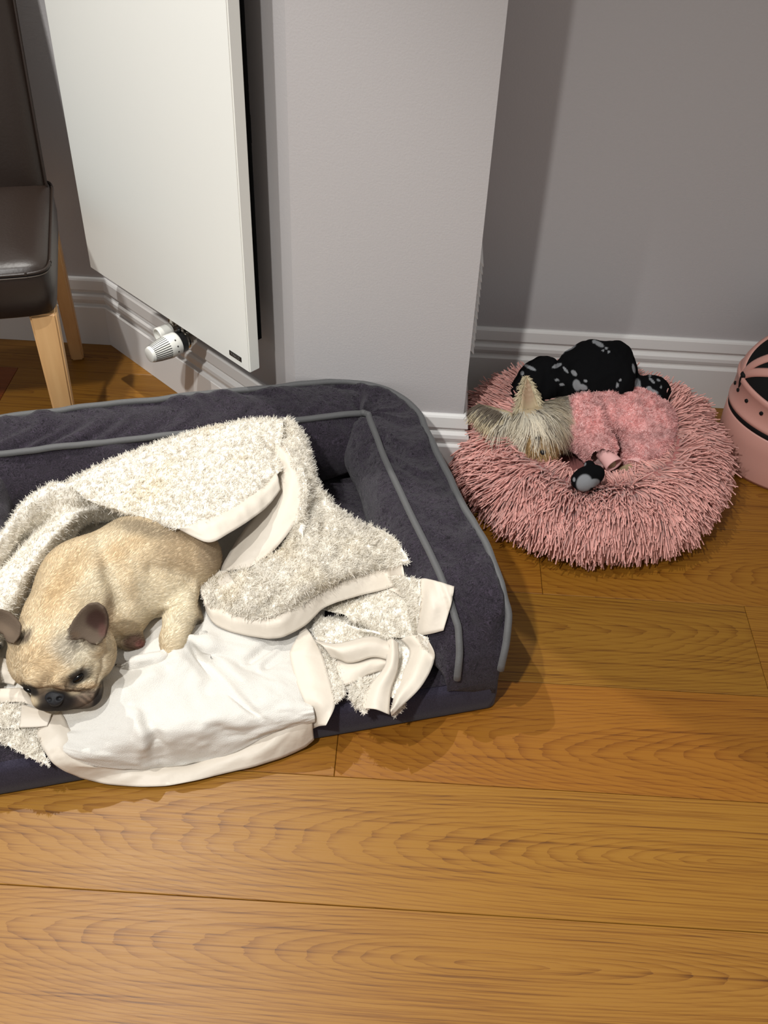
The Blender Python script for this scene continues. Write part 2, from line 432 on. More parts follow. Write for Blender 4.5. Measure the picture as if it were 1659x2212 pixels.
# ------------------------------------------------------------------ walls
WH = 2.7
cL = np.array([-.738, 2.186]); cA = np.array([-.222, 1.716]); cB = np.array([.126, 1.716]); cC = np.array([.126, 2.063])
poly = [np.array([-2.4, 2.186]), cL, cA, cB, cC, np.array([2.4, 2.063])]
T2 = (cA-cL)/np.linalg.norm(cA-cL); N2 = np.array([T2[1], -T2[0]])
TT = np.array([T2[0], T2[1], 0]); NN = np.array([N2[0], N2[1], 0])
names = ['wall_back_left', 'wall_radiator', 'wall_column', 'wall_column_side', 'wall_back_right']
def offs(pl, d):
    out = []
    nrm = []
    for a, b in zip(pl[:-1], pl[1:]):
        t = (b-a)/np.linalg.norm(b-a); nrm.append(np.array([t[1], -t[0]]))
    for i, q in enumerate(pl):
        if i == 0: out.append(q+nrm[0]*d)
        elif i == len(pl)-1: out.append(q+nrm[-1]*d)
        else:
            n1, n2 = nrm[i-1], nrm[i]; out.append(q+d*(n1+n2)/(1+n1@n2))
    return out
thick = offs(poly, -.03)
for i, nme in enumerate(names):
    a, b = poly[i], poly[i+1]; c, d = thick[i+1], thick[i]
    V = [(*q, z) for z in (-.04, WH) for q in (a, b, c, d)]
    o = newmesh(nme, V, [(0, 1, 5, 4), (1, 2, 6, 5), (2, 3, 7, 6), (3, 0, 4, 7), (4, 5, 6, 7), (3, 2, 1, 0)], MT['wall'], smooth=False); tag(o, kind='structure')
prof = [(.0, .180), (.004, .180), (.0065, .178), (.009, .174), (.0115, .151), (.0105, .1485), (.006, .1465), (.0055, .1405), (.011, .1385), (.0145, .134), (.0155, .126), (.0135, .118), (.0095, .1125),
        (.0095, .1085), (.0165, .1075), (.018, .105), (.018, .0)]
for i, nme in enumerate(['baseboard_back_left', 'baseboard_radiator', 'baseboard_column', 'baseboard_column_side', 'baseboard_back_right']):
    V = []; F = []
    for d, z in prof:
        pl = offs(poly, d); V += [(*pl[i], z+.0005), (*pl[i+1], z+.0005)]
    for k in range(len(prof)-1): F.append((2*k, 2*k+2, 2*k+3, 2*k+1))
    F.append(tuple(range(0, 2*len(prof), 2))); F.append(tuple(range(1, 2*len(prof), 2))[::-1])
    o = newmesh(nme, V, F, MT['white_paint'], smooth=False); tag(o, kind='structure')

# louvred vent on the side of the column
vent = empty('air_vent', (.126, 1.88, .28), 'white louvred vent panel on the side face of the grey column', 'vent')
bm = bmesh.new(); box(bm, (.1262, 1.77, .27), (.1290, 1.99, .50)); frombm('back_plate', bm, MT['white_paint'], vent)
for k in range(13):
    z = .285+k*.0165
    V = [(.128, y, z+.015) for y in (1.78, 1.98)]+[(.1385, y, z+.0015) for y in (1.98, 1.78)]+[(.128, y, z+.013) for y in (1.78, 1.98)]+[(.1385, y, z-.0005) for y in (1.98, 1.78)]
    newmesh('slat', V, [(0, 1, 2, 3), (7, 6, 5, 4), (0, 3, 7, 4), (1, 0, 4, 5), (2, 1, 5, 6), (3, 2, 6, 7)], MT['white_paint'], vent, smooth=False)

# ------------------------------------------------------------------ radiator
RD = .098                                            # front face from wall
pBR = plane_hit(540, 808, [*(cA+N2*RD), 0], NN); pBL = plane_hit(195, 577, [*(cA+N2*RD), 0], NN)
s0 = (pBL[:2]-cA)@T2; s1 = (pBR[:2]-cA)@T2; zb = (pBR[2]+pBL[2])/2
FR = frame((*cA, 0), TT, (-NN[0], -NN[1], 0))         # x along wall, y into wall, z up ; face at y=-RD
rad = empty('radiator', tuple(FR @ Vector(((s0+s1)/2, -RD/2, zb))), 'tall flat white panel radiator with black edge behind it on the angled wall', 'radiator')
bm = bmesh.new(); box(bm, (s0, -RD, zb), (s1, -RD+.026, 1.9), FR)
frombm('front_panel', bm, MT['radiator'], rad, bevel=.0022, seg=2)
bm = bmesh.new(); box(bm, (s0+.012, -RD+.0265, zb+.06), (s1-.008, -RD+.040, 1.86), FR); frombm('convector_core', bm, MT['dark_core'], rad)
for sx in (s0+.1, s1-.1):
    for z in (.7, 1.6):
        bm = bmesh.new(); box(bm, (sx-.02, -RD+.0405, z), (sx+.02, -.0005, z+.05), FR); frombm('wall_bracket', bm, MT['dark_core'], rad)
# maker's plate
pl0 = plane_hit(509, 769, [*(cA+N2*RD), 0], NN); sx = (pl0[:2]-cA)@T2; sz = pl0[2]
bm = bmesh.new(); box(bm, (sx-.0185, -RD-.0012, sz-.0052), (sx+.0185, -RD-.0001, sz+.0052), FR); plate = frombm('maker_plate', bm, MT['plastic_black'], rad)
MT['plate_text'] = mat('plate_lettering', (.16, .155, .15), .5)
tcv = bpy.data.curves.new('lettering', 'FONT'); tcv.body = 'VASCO'; tcv.size = .0085; tcv.align_x = 'CENTER'; tcv.align_y = 'CENTER'; tcv.extrude = .00012
to = bpy.data.objects.new('lettering', tcv); COL.objects.link(to)
to.matrix_world = FR @ Matrix.Translation((sx, -RD-.0013, sz)) @ Matrix.Rotation(math.pi/2, 4, 'X')
bpy.context.view_layer.update()
me = bpy.data.meshes.new_from_object(to.evaluated_get(bpy.context.evaluated_depsgraph_get())); mw = to.matrix_world.copy(); bpy.data.objects.remove(to)
lt = bpy.data.objects.new('lettering', me); COL.objects.link(lt); me.transform(mw); me.materials.clear(); me.materials.append(MT['plate_text'])
lt.parent = plate; lt.matrix_parent_inverse = plate.matrix_world.inverted()
# thermostatic head and lockshield cap
zv = .24
base = px(404, 731, zv); ax = NN
def L(name, prof, o, d, m, seg=36, parent=rad, sm=True):
    V, F = lathe(prof, o, d, seg); ob = newmesh(name, V, F, m, parent, smooth=sm)
    md = ob.modifiers.new('es', 'EDGE_SPLIT'); md.split_angle = math.radians(35); return ob
trv = L('thermostat_head', [(.026, .0225), (.027, .0245), (.050, .0255), (.0535, .0245), (.075, .0215), (.092, .0175), (.097, .0155), (.0985, .012), (.0985, .0005)], base, ax, MT['plastic_white'])
a1 = np.cross(ax, [0, 0, 1.]); a1 /= np.linalg.norm(a1); a2 = np.array([0, 0, 1.])
for k in range(30):
    an = 2*math.pi*k/30; rd = a1*math.cos(an)+a2*math.sin(an); tg = -a1*math.sin(an)+a2*math.cos(an)
    V = []
    for t, r in ((.054, .0243), (.075, .0213), (.091, .0176)):
        c = base+ax*t+rd*(r+.0003)
        V += [c-tg*.00085, c+tg*.00085]
    V = np.vstack([V, np.array(V)-rd*.002])
    newmesh('vent_slot', V, [(0, 1, 3, 2), (2, 3, 5, 4), (6, 8, 9, 7), (8, 10, 11, 9), (0, 2, 8, 6), (2, 4, 10, 8), (1, 7, 9, 3), (3, 9, 11, 5)], MT['plastic_black'], trv, smooth=False)
L('collar', [(.012, .022), (.0125, .0235), (.0255, .0235), (.026, .022)], base, ax, MT['plastic_black'])
V, F = lathe([(0, .0045), (.008, .004)], base+ax*.017+a2*.024, a2, 12); newmesh('collar_pin', V, F, MT['plastic_black'], rad)
L('valve_body', [(-.016, .013), (-.014, .0155), (-.004, .0155), (-.003, .0195), (.004, .0205), (.006, .0175), (.0118, .0175)], base, ax, MT['chrome'])
cap0 = px(372, 710, zv)
L('lockshield_cap', [(.005, .0125), (.0055, .0145), (.038, .0155), (.0395, .0145), (.0395, .012), (.030, .0115), (.030, .0005)], cap0, ax, MT['plastic_white'])
L('lockshield_valve', [(-.012, .010), (-.010, .013), (.0035, .013), (.0045, .010)], cap0, ax, MT['chrome'])
for c in (base, cap0):
    L('tail_pipe', [(.0, .0085), (.016, .0085), (.0165, .012), (.026, .012), (.0265, .009), (zb-zv+.002, .009)], c-ax*.006+np.array([0, 0, .0]), (0, 0, 1), MT['chrome'], 16)
    V, F = tube(catmull([c-ax*.01, c-ax*.03-a2*.004, c-ax*.045-a2*.01, [*(cA+T2*((c[:2]-cA)@T2)), c[2]-.012]], 12), .0075, 12); newmesh('supply_pipe', V, F, MT['chrome'], rad)
# print of the dial marks on the head
for k, an in enumerate((.9, .35, -.15)):
    rd = a1*math.cos(an)*-1+a2*math.sin(an)
    V, F = lathe([(0, .0018), (.0004, .0018)], base+ax*.040+rd*.0252, rd, 10); newmesh('dial_mark', V, F, MT['plastic_black'], trv)

# ------------------------------------------------------------------ dining chair
CU = np.array([.964, .267, 0]); CV = np.array([-.267, .964, 0]); CO = np.array([-.661, 1.657, 0])
FC = frame(CO, CU, CV)
SW, SD, SH = .42, .40, .50
chair = empty('dining_chair', tuple(FC @ Vector((-SW/2, SD/2, 0))), 'dark brown leather dining chair with pale beech legs by the radiator', 'chair')
# seat : softly domed cushion with piping
def seat():
    n = 40; V = []; F = []
    def ring(inset, z, rr):
        out = []
        for k in range(n):
            a = 2*math.pi*(k+.5)/n; c, s = math.cos(a), math.sin(a); e = .16
            x = math.copysign(abs(c)**e, c); y = math.copysign(abs(s)**e, s)
            out.append(FC @ Vector((-SW/2+x*(SW/2-inset), SD/2+y*(SD/2-inset), z)))
        return out
    levels = [(.012, SH-.105), (.002, SH-.098), (-.002, SH-.06), (0, SH-.018), (.004, SH-.006), (.012, SH), (.03, SH+.005), (.08, SH+.010), (.15, SH+.012), (.19, SH+.012)]
    for i, z in levels: V += [tuple(q) for q in ring(i, z, 0)]
    for r in range(len(levels)-1):
        for k in range(n): F.append((r*n+k, r*n+(k+1) % n, (r+1)*n+(k+1) % n, (r+1)*n+k))
    F.append(tuple(range(n))[::-1]); F.append(tuple((len(levels)-1)*n+k for k in range(n)))
    newmesh('seat', V, F, MT['leather'], chair)
    pts = [np.array(q) for q in ring(-.0005, SH-.010, 0)]
    V, F = tube(catmull(pts, 160, True), .0032, 8, True); newmesh('seat_piping', V, F, MT['leather'], chair)
    pts = [np.array(q) for q in ring(-.0012, SH-.0165, 0)]
    V, F = tube(catmull(pts, 160, True), .0012, 5, True); newmesh('seam', V, F, MT['stitch'], chair)
seat()
def leg(a, b, wa, wb, ang=0):
    bm = bmesh.new(); vs = []
    for p, w in ((a, wa), (b, wb)):
        for sx, sy in ((-1, -1), (1, -1), (1, 1), (-1, 1)):
            vs.append(bm.verts.new(FC @ Vector((p[0]+sx*w[0]/2, p[1]+sy*w[1]/2, p[2]))))
    for f in ((0, 1, 2, 3), (7, 6, 5, 4), (0, 4, 5, 1), (1, 5, 6, 2), (2, 6, 7, 3), (3, 7, 4, 0)): bm.faces.new([vs[q] for q in f])
    bmesh.ops.recalc_face_normals(bm, faces=bm.faces)
    frombm('leg', bm, MT['beech'], chair, bevel=.004, seg=3)
for x in (-.030, -SW+.030):
    leg((x, .040, SH-.106), (x, .042, .0), (.050, .050), (.034, .034))
    leg((x+.004, SD-.02, SH-.02), (x+.004, SD+.075, .0), (.034, .048), (.030, .034))
# backrest, raked
def backrest():
    V = []; F = []; nu, nv = 24, 20
    th = .05
    for side in (0, 1):
        for j in range(nv+1):
            t = j/nv; z = SH-.03+t*.56
            yb = SD-.035+.03*t+.10*t**1.6
            for i in range(nu+1):
                s = -1+2*i/nu; x = -SW/2+s*(SW/2-.010)
                bulge = .010*(1-s**6)*(1-(2*t-1)**8)
                y = yb-th/2*(-1 if side else 1)*(1-abs(s)**14*.45)+(bulge if side else -bulge)
                V.append(tuple(FC @ Vector((x, y, z))))
    m = (nu+1)*(nv+1)
    for j in range(nv):
        for i in range(nu):
            a = j*(nu+1)+i; F.append((a, a+1, a+nu+2, a+nu+1)); F.append((m+a, m+a+nu+1, m+a+nu+2, m+a+1))
    for j in range(nv):
        for i, fl in ((0, 0), (nu, 1)):
            a = j*(nu+1)+i; b = a+nu+1; q = (a, b, m+b, m+a); F.append(q if not fl else q[::-1])
    for i in range(nu):
        for j, fl in ((0, 1), (nv, 0)):
            a = j*(nu+1)+i; q = (a, a+1, m+a+1, m+a); F.append(q if not fl else q[::-1])
    newmesh('backrest', V, F, MT['leather'], chair)
    for sx in (0, -SW+.02):
        pts = []
        for t in np.linspace(0, 1, 16):
            pts.append(FC @ Vector((sx-.010, SD-.035+.03*t+.10*t**1.6-th/2*.6, SH-.03+t*.56)))
        V, F = tube(np.array(pts), .0032, 8); newmesh('back_piping', V, F, MT['leather'], chair)
backrest()

# ------------------------------------------------------------------ grey dog bed
BO = np.array([.195, 1.107, 0]); BU = np.array([.9600, .2800, 0]); BV = np.array([-.2800, .9600, 0])
def bed(u, v, z):
    u = np.asarray(u, float); return BO+u[..., None]*BU+np.asarray(v, float)[..., None]*BV+np.asarray(z, float)[..., None]*np.array([0, 0, 1.])
MT['bed'] = mat('charcoal_plush', (.05, .045, .058), .85, spec=.2, sheen=.12)
def bedmat():
    m = MT['bed']; tc = nd(m, 'ShaderNodeTexCoord')
    n0 = nd(m, 'ShaderNodeTexNoise'); n0.inputs['Scale'].default_value = 26; n0.inputs['Detail'].default_value = 2; lk(m, tc.outputs['Object'], n0.inputs['Vector'])
    ad = nd(m, 'ShaderNodeMix', data_type='VECTOR'); ad.inputs['Factor'].default_value = .10; lk(m, tc.outputs['Object'], ad.inputs['A']); lk(m, n0.outputs['Color'], ad.inputs['B'])
    n = nd(m, 'ShaderNodeTexNoise'); n.inputs['Scale'].default_value = 210; n.inputs['Detail'].default_value = 3; n.inputs['Distortion'].default_value = 2.2; lk(m, ad.outputs[1], n.inputs['Vector'])
    r = nd(m, 'ShaderNodeValToRGB'); e = r.color_ramp.elements; e[0].position = .36; e[0].color = (.006, .0040, .0072, 1); e[1].position = .74; e[1].color = (.050, .038, .056, 1)
    lk(m, n.outputs['Fac'], r.inputs['Fac']); lk(m, r.outputs[0], bsdf(m).inputs['Base Color'])
    b = nd(m, 'ShaderNodeBump'); b.inputs['Distance'].default_value = .0028; b.inputs['Strength'].default_value = .8; lk(m, n.outputs['Fac'], b.inputs['Height']); lk(m, b.outputs[0], bsdf(m).inputs['Normal'])
bedmat()
MT['bed_base'] = mat('charcoal_base_cloth', (.05, .045, .06), .9, spec=.15, sheen=.1)
colour_noise(MT['bed_base'], 700, (.018, .015, .025), (.038, .033, .052), .3, .7, 2); 
MT['piping'] = mat('grey_piping', (.085, .084, .085), .7, sheen=.1); noise_bump(MT['piping'], 300, .0008, .5)
BW, BD = .95, .69
bedroot = empty('dog_bed', tuple(bed(-BW/2, BD/2, 0)), 'charcoal plush bolster dog bed with grey piping under the cream blanket', 'dog bed')
def rrect(u0, u1, v0, v1, r, n=10):
    P = []
    for cx, cy, a0 in ((u1-r, v0+r, -90), (u1-r, v1-r, 0), (u0+r, v1-r, 90), (u0+r, v0+r, 180)):
        for k in range(n+1):
            a = math.radians(a0+90*k/n); P.append((cx+r*math.cos(a), cy+r*math.sin(a)))
    return np.array(P)
def slab(name, u0, u1, v0, v1, levels, r, m, wob=0):
    V = []; F = []; n = None
    for ins, z in levels:
        Q = rrect(u0+ins, u1-ins, v0+ins, v1-ins, max(r-ins, .004)); n = len(Q)
        V.append(bed(Q[:, 0], Q[:, 1], np.full(n, z)))
    for i in range(len(levels)-1):
        for k in range(n): F.append((i*n+k, i*n+(k+1) % n, (i+1)*n+(k+1) % n, (i+1)*n+k))
    F.append(tuple(range(n))[::-1]); F.append(tuple((len(levels)-1)*n+k for k in range(n)))
    return newmesh(name, np.vstack(V), F, m, bedroot)
slab('base', -BW, 0, 0, BD, [(.006, .0), (0, .006), (-.001, .03), (0, .058), (.004, .068), (.012, .072)], .02, MT['bed_base'])
# mattress top, gently domed
def mattress():
    nu, nv = 90, 60; U, W = np.meshgrid(np.linspace(-BW+.02, -.02, nu), np.linspace(.012, BD-.02, nv), indexing='ij')
    z = .0725+.018*(1-np.abs(2*(U+BW/2)/BW)**4)*np.clip((W-.012)/.06, 0, 1)**.5
    P = bed(U, W, z); P[..., 2] += .0025*fbm(P.reshape(-1, 3)*np.array([22, 22, 1]), 3, 5).reshape(nu, nv)
    e = np.arange(nu*nv).reshape(nu, nv)
    F = np.stack([e[:-1, :-1], e[1:, :-1], e[1:, 1:], e[:-1, 1:]], -1).reshape(-1, 4)
    newmesh('mattress', P.reshape(-1, 3), F, MT['bed'], bedroot)
mattress()
# bolster swept from the right front corner round the back to the left front corner
def bolster():
    RC0 = RC = .19
    def path(RC, D):                          # plan curve inset by D with corner radius RC, matching parameters
        BDo, BWo = BD, BW
        segs = []
        a0 = np.concatenate([np.linspace(0, .10, 46), np.linspace(.10, BD-RC0, 70)[1:]])
        a = a0*((BD-D-RC)/(BD-RC0))
        a = np.where(a0 < .1, a0, .1+(a0-.1)*((BD-D-RC-.1)/(BD-RC0-.1)))
        segs.append(np.stack([np.full(len(a), -D), a, a0], 1))
        th = np.linspace(0, np.pi/2, 40)[1:]
        segs.append(np.stack([-D-RC+RC*np.cos(th), BD-D-RC+RC*np.sin(th), np.full(len(th), BD)], 1))
        b = np.linspace(-D-RC, -BW+D+RC, 130)[1:]; segs.append(np.stack([b, np.full(len(b), BD-D), np.full(len(b), BD)], 1))
        segs.append(np.stack([-BW+D+RC-RC*np.sin(th), BD-D-RC+RC*np.cos(th), np.full(len(th), BD)], 1))
        c = a[::-1][1:]; segs.append(np.stack([np.full(len(c), -BW+D), c, a0[::-1][1:]], 1))
        return np.vstack(segs)
    Q = path(RC0, 0); n = len(Q); QI = path(.020, .10); DI = (QI-Q)[:, :2]/.10
    T = unit(np.gradient(Q[:, :2], axis=0)); IN = np.stack([-T[:, 1], T[:, 0]], 1)
    s = np.concatenate([[0], np.cumsum(np.linalg.norm(np.diff(Q[:, :2], axis=0), axis=1))])
    vv = Q[:, 2]
    h = np.interp(vv, [0, .004, .012, .03, .055, .09, .14, .20, .30, BD], [.085, .112, .140, .170, .197, .220, .236, .244, .248, .250])
    corner = np.exp(-((np.minimum(abs(s-(BD-RC+RC*.785)), abs(s-(s[-1]-(BD-RC+RC*.785)))))/.035)**2)
    TW = .092
    thin = np.interp(vv, [0, .06, .2], [.82, .94, 1.0])
    lean = np.interp(vv, [0, .02, .05, .14, .25, .40, BD], [.002, -.010, -.020, -.016, -.004, .006, .004])   # back leans inward
    sections = []
    no, nt, ni = 16, 18, 26
    for k in range(no+1):                     # outer face, bottom to piping
        t = k/no; sections.append((0.010-.022*np.sin(np.pi*min(1, t*1.05))**.8*np.interp(vv, [0, .05], [.1, 1.])+lean*t**2, .045+(h-.045-.006)*t, 0, t))
    for k in range(1, nt+1):                  # top strip
        t = k/nt; sections.append((lean+TW*thin*t+.006, h-.006+.007*np.sin(np.pi*t)**.7*np.interp(vv, [0, .04, .15], [.4, .8, 1])-.020*t*np.interp(vv, [0, .04, .15], [.3, .7, 1]), 1, t))
    for k in range(1, ni+1):                  # inner face down to mattress
        t = k/ni; sections.append((lean*(1-t*.3)+TW*thin+.006+(.045*np.sin(np.pi*(t**.8))+.022*t)*np.interp(vv, [0, .05, .2], [.25, .8, 1]), (h-.006-.020*np.interp(vv, [0, .04, .15], [.3, .7, 1]))*(1-t)+.072*t, 2, t))
    m = len(sections); P = np.zeros((n, m, 3)); reg = np.array([q[2] for q in sections]); tt = np.array([q[3] for q in sections])
    for j, (d, z, rg, t) in enumerate(sections):
        d = np.broadcast_to(d, (n,)); uv = Q[:, :2]+np.where(d[:, None] > 0, DI, IN)*d[:, None]
        # keep inner offsets from crossing at the corners
        P[:, j] = bed(uv[:, 0], uv[:, 1], np.broadcast_to(z, (n,)))
    e = np.arange(n*m).reshape(n, m); F = np.stack([e[:-1, :-1], e[1:, :-1], e[1:, 1:], e[:-1, 1:]], -1).reshape(-1, 4)
    V = P.reshape(-1, 3); N = vnormals(V, F)
    S = np.repeat(s, m); X = np.tile(reg+tt, n)
    cr = np.repeat(corner, m)
    wr = np.zeros(len(V))
    for rg, amp, fs, fx in ((0, .0075, 22, 1.0), (1, .0125, 24, .40), (2, .0105, 16, .5)):
        k = (np.floor(X-1e-6).astype(int) == rg) if rg else (X <= 1)
        k = np.tile(reg == rg, n)
        tq = np.tile(tt, n)[k]
        a = fbm(np.stack([S[k]*fs+.8*np.sin(tq*4), tq*fx+rg*9, np.zeros(k.sum())], 1), 3, 11+rg)
        edge = .55+.8*np.abs(2*tq-1)**2
        wr[k] = amp*a*edge
    wr -= .010*cr*np.tile(np.where(reg == 1, np.sin(np.pi*tt), np.where(reg == 2, .8, 0)), n)
    pin = np.tile(np.where((tt > .97) | (tt < .03), .2, np.where((tt > .9) | (tt < .1), .7, 1.0)), n)*np.repeat(np.interp(vv, [0, .01, .05], [0, .15, 1.]), m)
    V = V+N*(wr*pin)[:, None]
    Fl = [tuple(int(i) for i in q) for q in F]+[tuple(range(m)), tuple(range((n-1)*m, n*m))[::-1]]
    ob = newmesh('bolster', V, Fl, MT['bed'], bedroot)
    P = V.reshape(n, m, 3)
    def pipe(j, push):
        c = P[:, j]+N.reshape(n, m, 3)[:, j]*push
        c = c.copy(); sm = c.copy()
        for _ in range(4): sm[1:-1] = (sm[:-2]+2*sm[1:-1]+sm[2:])/4
        wob = .0012*fbm(np.stack([s*16, np.full(n, j*3.), np.zeros(n)], 1), 2, 21)
        sm[:, 2] += wob
        V2, F2 = tube(sm[2:-2], .0062, 10); newmesh('piping', V2, F2, MT['piping'], bedroot)
    pipe(no, .0045); pipe(no+nt, .0035)
    return P, no, nt
BOLP, BNO, BNT = bolster()

# ------------------------------------------------------------------ pink plush donut bed
DC = np.array([.408, 1.725, 0])
MT['pink'] = mat('pink_yarn', (.7, .3, .28), .75, spec=.2, vcol=True, sheen=.25)
donut = empty('donut_bed', tuple(DC), 'round dusty pink shaggy donut pet bed beside the column', 'pet bed')
def donut_surf(nu=160, nv=64):
    A, B = np.meshgrid(np.linspace(0, 2*np.pi, nu, endpoint=False), np.linspace(0, 2*np.pi, nv, endpoint=False), indexing='ij')
    R = .180+.006*np.sin(2*A+.6); rr = .084+.006*np.sin(3*A)
    lump = fbm(np.stack([np.cos(A)*2.2, np.sin(A)*2.2, np.sin(B)], -1).reshape(-1, 3), 2, 3).reshape(A.shape)*.006
    # front rim pressed a little where the dog's chin lies
    rh = .074+.010*np.cos(A-1.9)
    front = np.exp(-((np.angle(np.exp(1j*(A+1.7))))/.9)**2)
    x = R+(rr+lump)*np.cos(B); z = .082+(rh-.017*front+lump)*np.sin(B)
    z = np.where(z < .012, .012+(z-.012)*.12, z)
    sq = np.where(np.sin(A) > 0, 1.02, .99)
    P = np.stack([DC[0]+x*np.cos(A)*1.02, DC[1]+x*np.sin(A)*sq, z], -1)
    return P, A, B
DP, DA, DB = donut_surf()
nu, nv = DA.shape; e = np.arange(nu*nv).reshape(nu, nv); e2 = np.roll(e, -1, 0); e3 = np.roll(e2, -1, 1); e4 = np.roll(e, -1, 1)
DF = np.stack([e, e2, e3, e4], -1).reshape(-1, 4); DV = DP.reshape(-1, 3); DN = vnormals(DV, DF)
cush = newmesh('cushion', DV, DF, MT['pink'], donut, colors=np.tile([.36, .13, .12], (len(DV), 1)))
Vd, Fd = lathe([(0, .001), (0.001, .12), (.03, .14), (.05, .12), (.055, .001)], DC+np.array([0, 0, .008]), (0, 0, 1), 48)
newmesh('inner_cushion', Vd, Fd, MT['pink'], donut, colors=np.tile([.40, .15, .14], (len(Vd), 1)))
def donut_fur(n=30000):
    rng = np.random.default_rng(21)
    P, N, AB = sample_surface(DV, DF, DN, n, rng, extra=np.stack([np.cos(DB.ravel()), np.sin(DB.ravel()), np.zeros(nu*nv)], 1))
    keep = (P[:, 2] > .016); P, N, AB = P[keep], N[keep], AB[keep]; n = len(P)
    rad = unit(np.stack([P[:, 0]-DC[0], P[:, 1]-DC[1], np.zeros(n)], 1))
    cb, sb = AB[:, 0:1], AB[:, 1:2]
    # tangent along tube towards the outside / down
    tdir = unit(rad*(sb)+np.array([0, 0, -1.])*(cb)); tdir = np.where(cb > -.25, tdir, -tdir)
    cl = .7*np.stack([fbm(P*26, 2, 31), fbm(P*26, 2, 32), fbm(P*26, 2, 33)], 1)
    fi = rng.normal(size=(n, 3))
    d = unit(N*.62+tdir*.80+cl*.55+fi*.16)
    L = .033*(.75+.5*rng.random(n))*np.where((cb[:, 0] < -.2) & (P[:, 1] < DC[1]), .58, 1.)
    k = 5; t = np.linspace(0, 1, k)
    g = np.array([0, 0, -1.])
    bend = unit(tdir*.8+g*.55+cl*.8+fi*.3)
    paths = P[:, None]+d[:, None]*(L[:, None]*t)[..., None]+bend[:, None]*(L[:, None]*.42*t**2)[..., None]
    paths[..., 2] = np.maximum(paths[..., 2], .003)
    # keep clear of column, wall skirting
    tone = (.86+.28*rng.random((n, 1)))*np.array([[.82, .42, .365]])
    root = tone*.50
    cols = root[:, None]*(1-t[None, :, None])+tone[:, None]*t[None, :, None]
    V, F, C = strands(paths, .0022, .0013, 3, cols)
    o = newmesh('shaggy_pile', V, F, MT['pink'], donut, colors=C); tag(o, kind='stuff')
donut_fur()

# ------------------------------------------------------------------ pink pet carrier at the right
MT['carrier'] = mat('blush_leatherette', (.58, .30, .25), .45, spec=.4); noise_bump(MT['carrier'], 420, .0004, .35)
MT['carrier_black'] = mat('black_webbing', (.006, .006, .006), .7, spec=.2)
MT['mesh'] = mat('black_mesh', (.010, .010, .010), .8, spec=.1)
CC = np.array([.962, 1.870]); ca, cb_ = .245, .165
carrier = empty('pet_carrier', (CC[0], CC[1], 0), 'blush pink soft pet carrier with black mesh dome against the skirting', 'pet carrier')
def ering(sc, z, n=96, a=ca, b=cb_, dx=0):
    t = np.linspace(0, 2*np.pi, n, endpoint=False); return np.stack([CC[0]+dx+a*sc*np.cos(t), CC[1]+b*sc*np.sin(t), np.broadcast_to(z, (n,))], 1)
def eloft(name, levels, m, cap=True, n=96):
    V = np.vstack([ering(s, z, n) for s, z in levels]); F = []
    for i in range(len(levels)-1):
        for k in range(n): F.append((i*n+k, i*n+(k+1) % n, (i+1)*n+(k+1) % n, (i+1)*n+k))
    if cap: F.append(tuple(range(n))[::-1]); F.append(tuple((len(levels)-1)*n+k for k in range(n)))
    return newmesh(name, V, F, m, carrier)
def wavez(base, amp, pw=3): t = np.linspace(0, 2*np.pi, 96, endpoint=False); return base+amp*np.clip(.5+.5*np.cos(t-math.pi), 0, 1)**pw
eloft('tub', [(.955, .004), (.975, .001), (.99, .01), (1.0, .05), (1.006, .085), (1.006, wavez(.108, .018)), (.998, wavez(.111, .018))], MT['carrier'])
eloft('black_band', [(.990, wavez(.1105, .018)), (.998, wavez(.112, .018)), (.998, wavez(.122, .018)), (.990, wavez(.124, .018))], MT['carrier_black'])
eloft('collar', [(.994, wavez(.1232, .018)), (1.008, wavez(.125, .018)), (1.010, wavez(.131, .020)), (1.000, wavez(.134, .021)), (.994, wavez(.140, .030)), (.988, wavez(.158, .046)), (.998, wavez(.160, .047)), (.998, wavez(.168, .049)), (.982, wavez(.171, .049)), (.95, wavez(.164, .045))], MT['carrier'], cap=False)
def dome_pt(th, ph, lift=1.0):              # th along hoop 0..pi, ph tilt
    return np.array([CC[0]-ca*.97*math.cos(th), CC[1]+cb_*.93*math.cos(ph)*math.sin(th), .170+.040*math.cos(th)**4+.180*lift*math.sin(ph)*math.sin(th)])
def dome():
    nt, np_ = 60, 40; V = np.array([[dome_pt(t, p) for p in np.linspace(.06, math.pi-.06, np_)] for t in np.linspace(.02, math.pi-.02, nt)]).reshape(-1, 3)
    e = np.arange(nt*np_).reshape(nt, np_); F = np.stack([e[:-1, :-1], e[1:, :-1], e[1:, 1:], e[:-1, 1:]], -1).reshape(-1, 4)
    newmesh('mesh_dome', V, F, MT['mesh'], carrier)
    for p in (.62, 1.02, 1.95, 2.35):
        pts = np.array([dome_pt(t, p, 1.03) for t in np.linspace(.05, math.pi-.05, 60)])
        T = unit(np.gradient(pts, axis=0)); O = unit(pts-np.array([CC[0], CC[1], .18])); S = unit(np.cross(T, O)); w = .0095
        V = np.stack([pts-S*w, pts-S*w*.5+O*.003, pts+S*w*.5+O*.003, pts+S*w, pts+S*w*.9-O*.004, pts-S*w*.9-O*.004], 1).reshape(-1, 3); F = []
        for i in range(59):
            for k in range(6): F.append((i*6+k, i*6+(k+1) % 6, (i+1)*6+(k+1) % 6, (i+1)*6+k))
        newmesh('hoop', V, F, MT['carrier'], carrier)
dome()
hp = np.array([CC[0]-ca*.975, CC[1]-.012, .212]); V, F = tube(catmull([hp+[.004, 0, -.028], hp+[0, 0, -.005], hp+[.001, 0, .014]], 10), [.0045]+[.0062]*7+[.0085, .0075], 12); newmesh('hinge_sleeve', V, F, MT['carrier_black'], carrier)
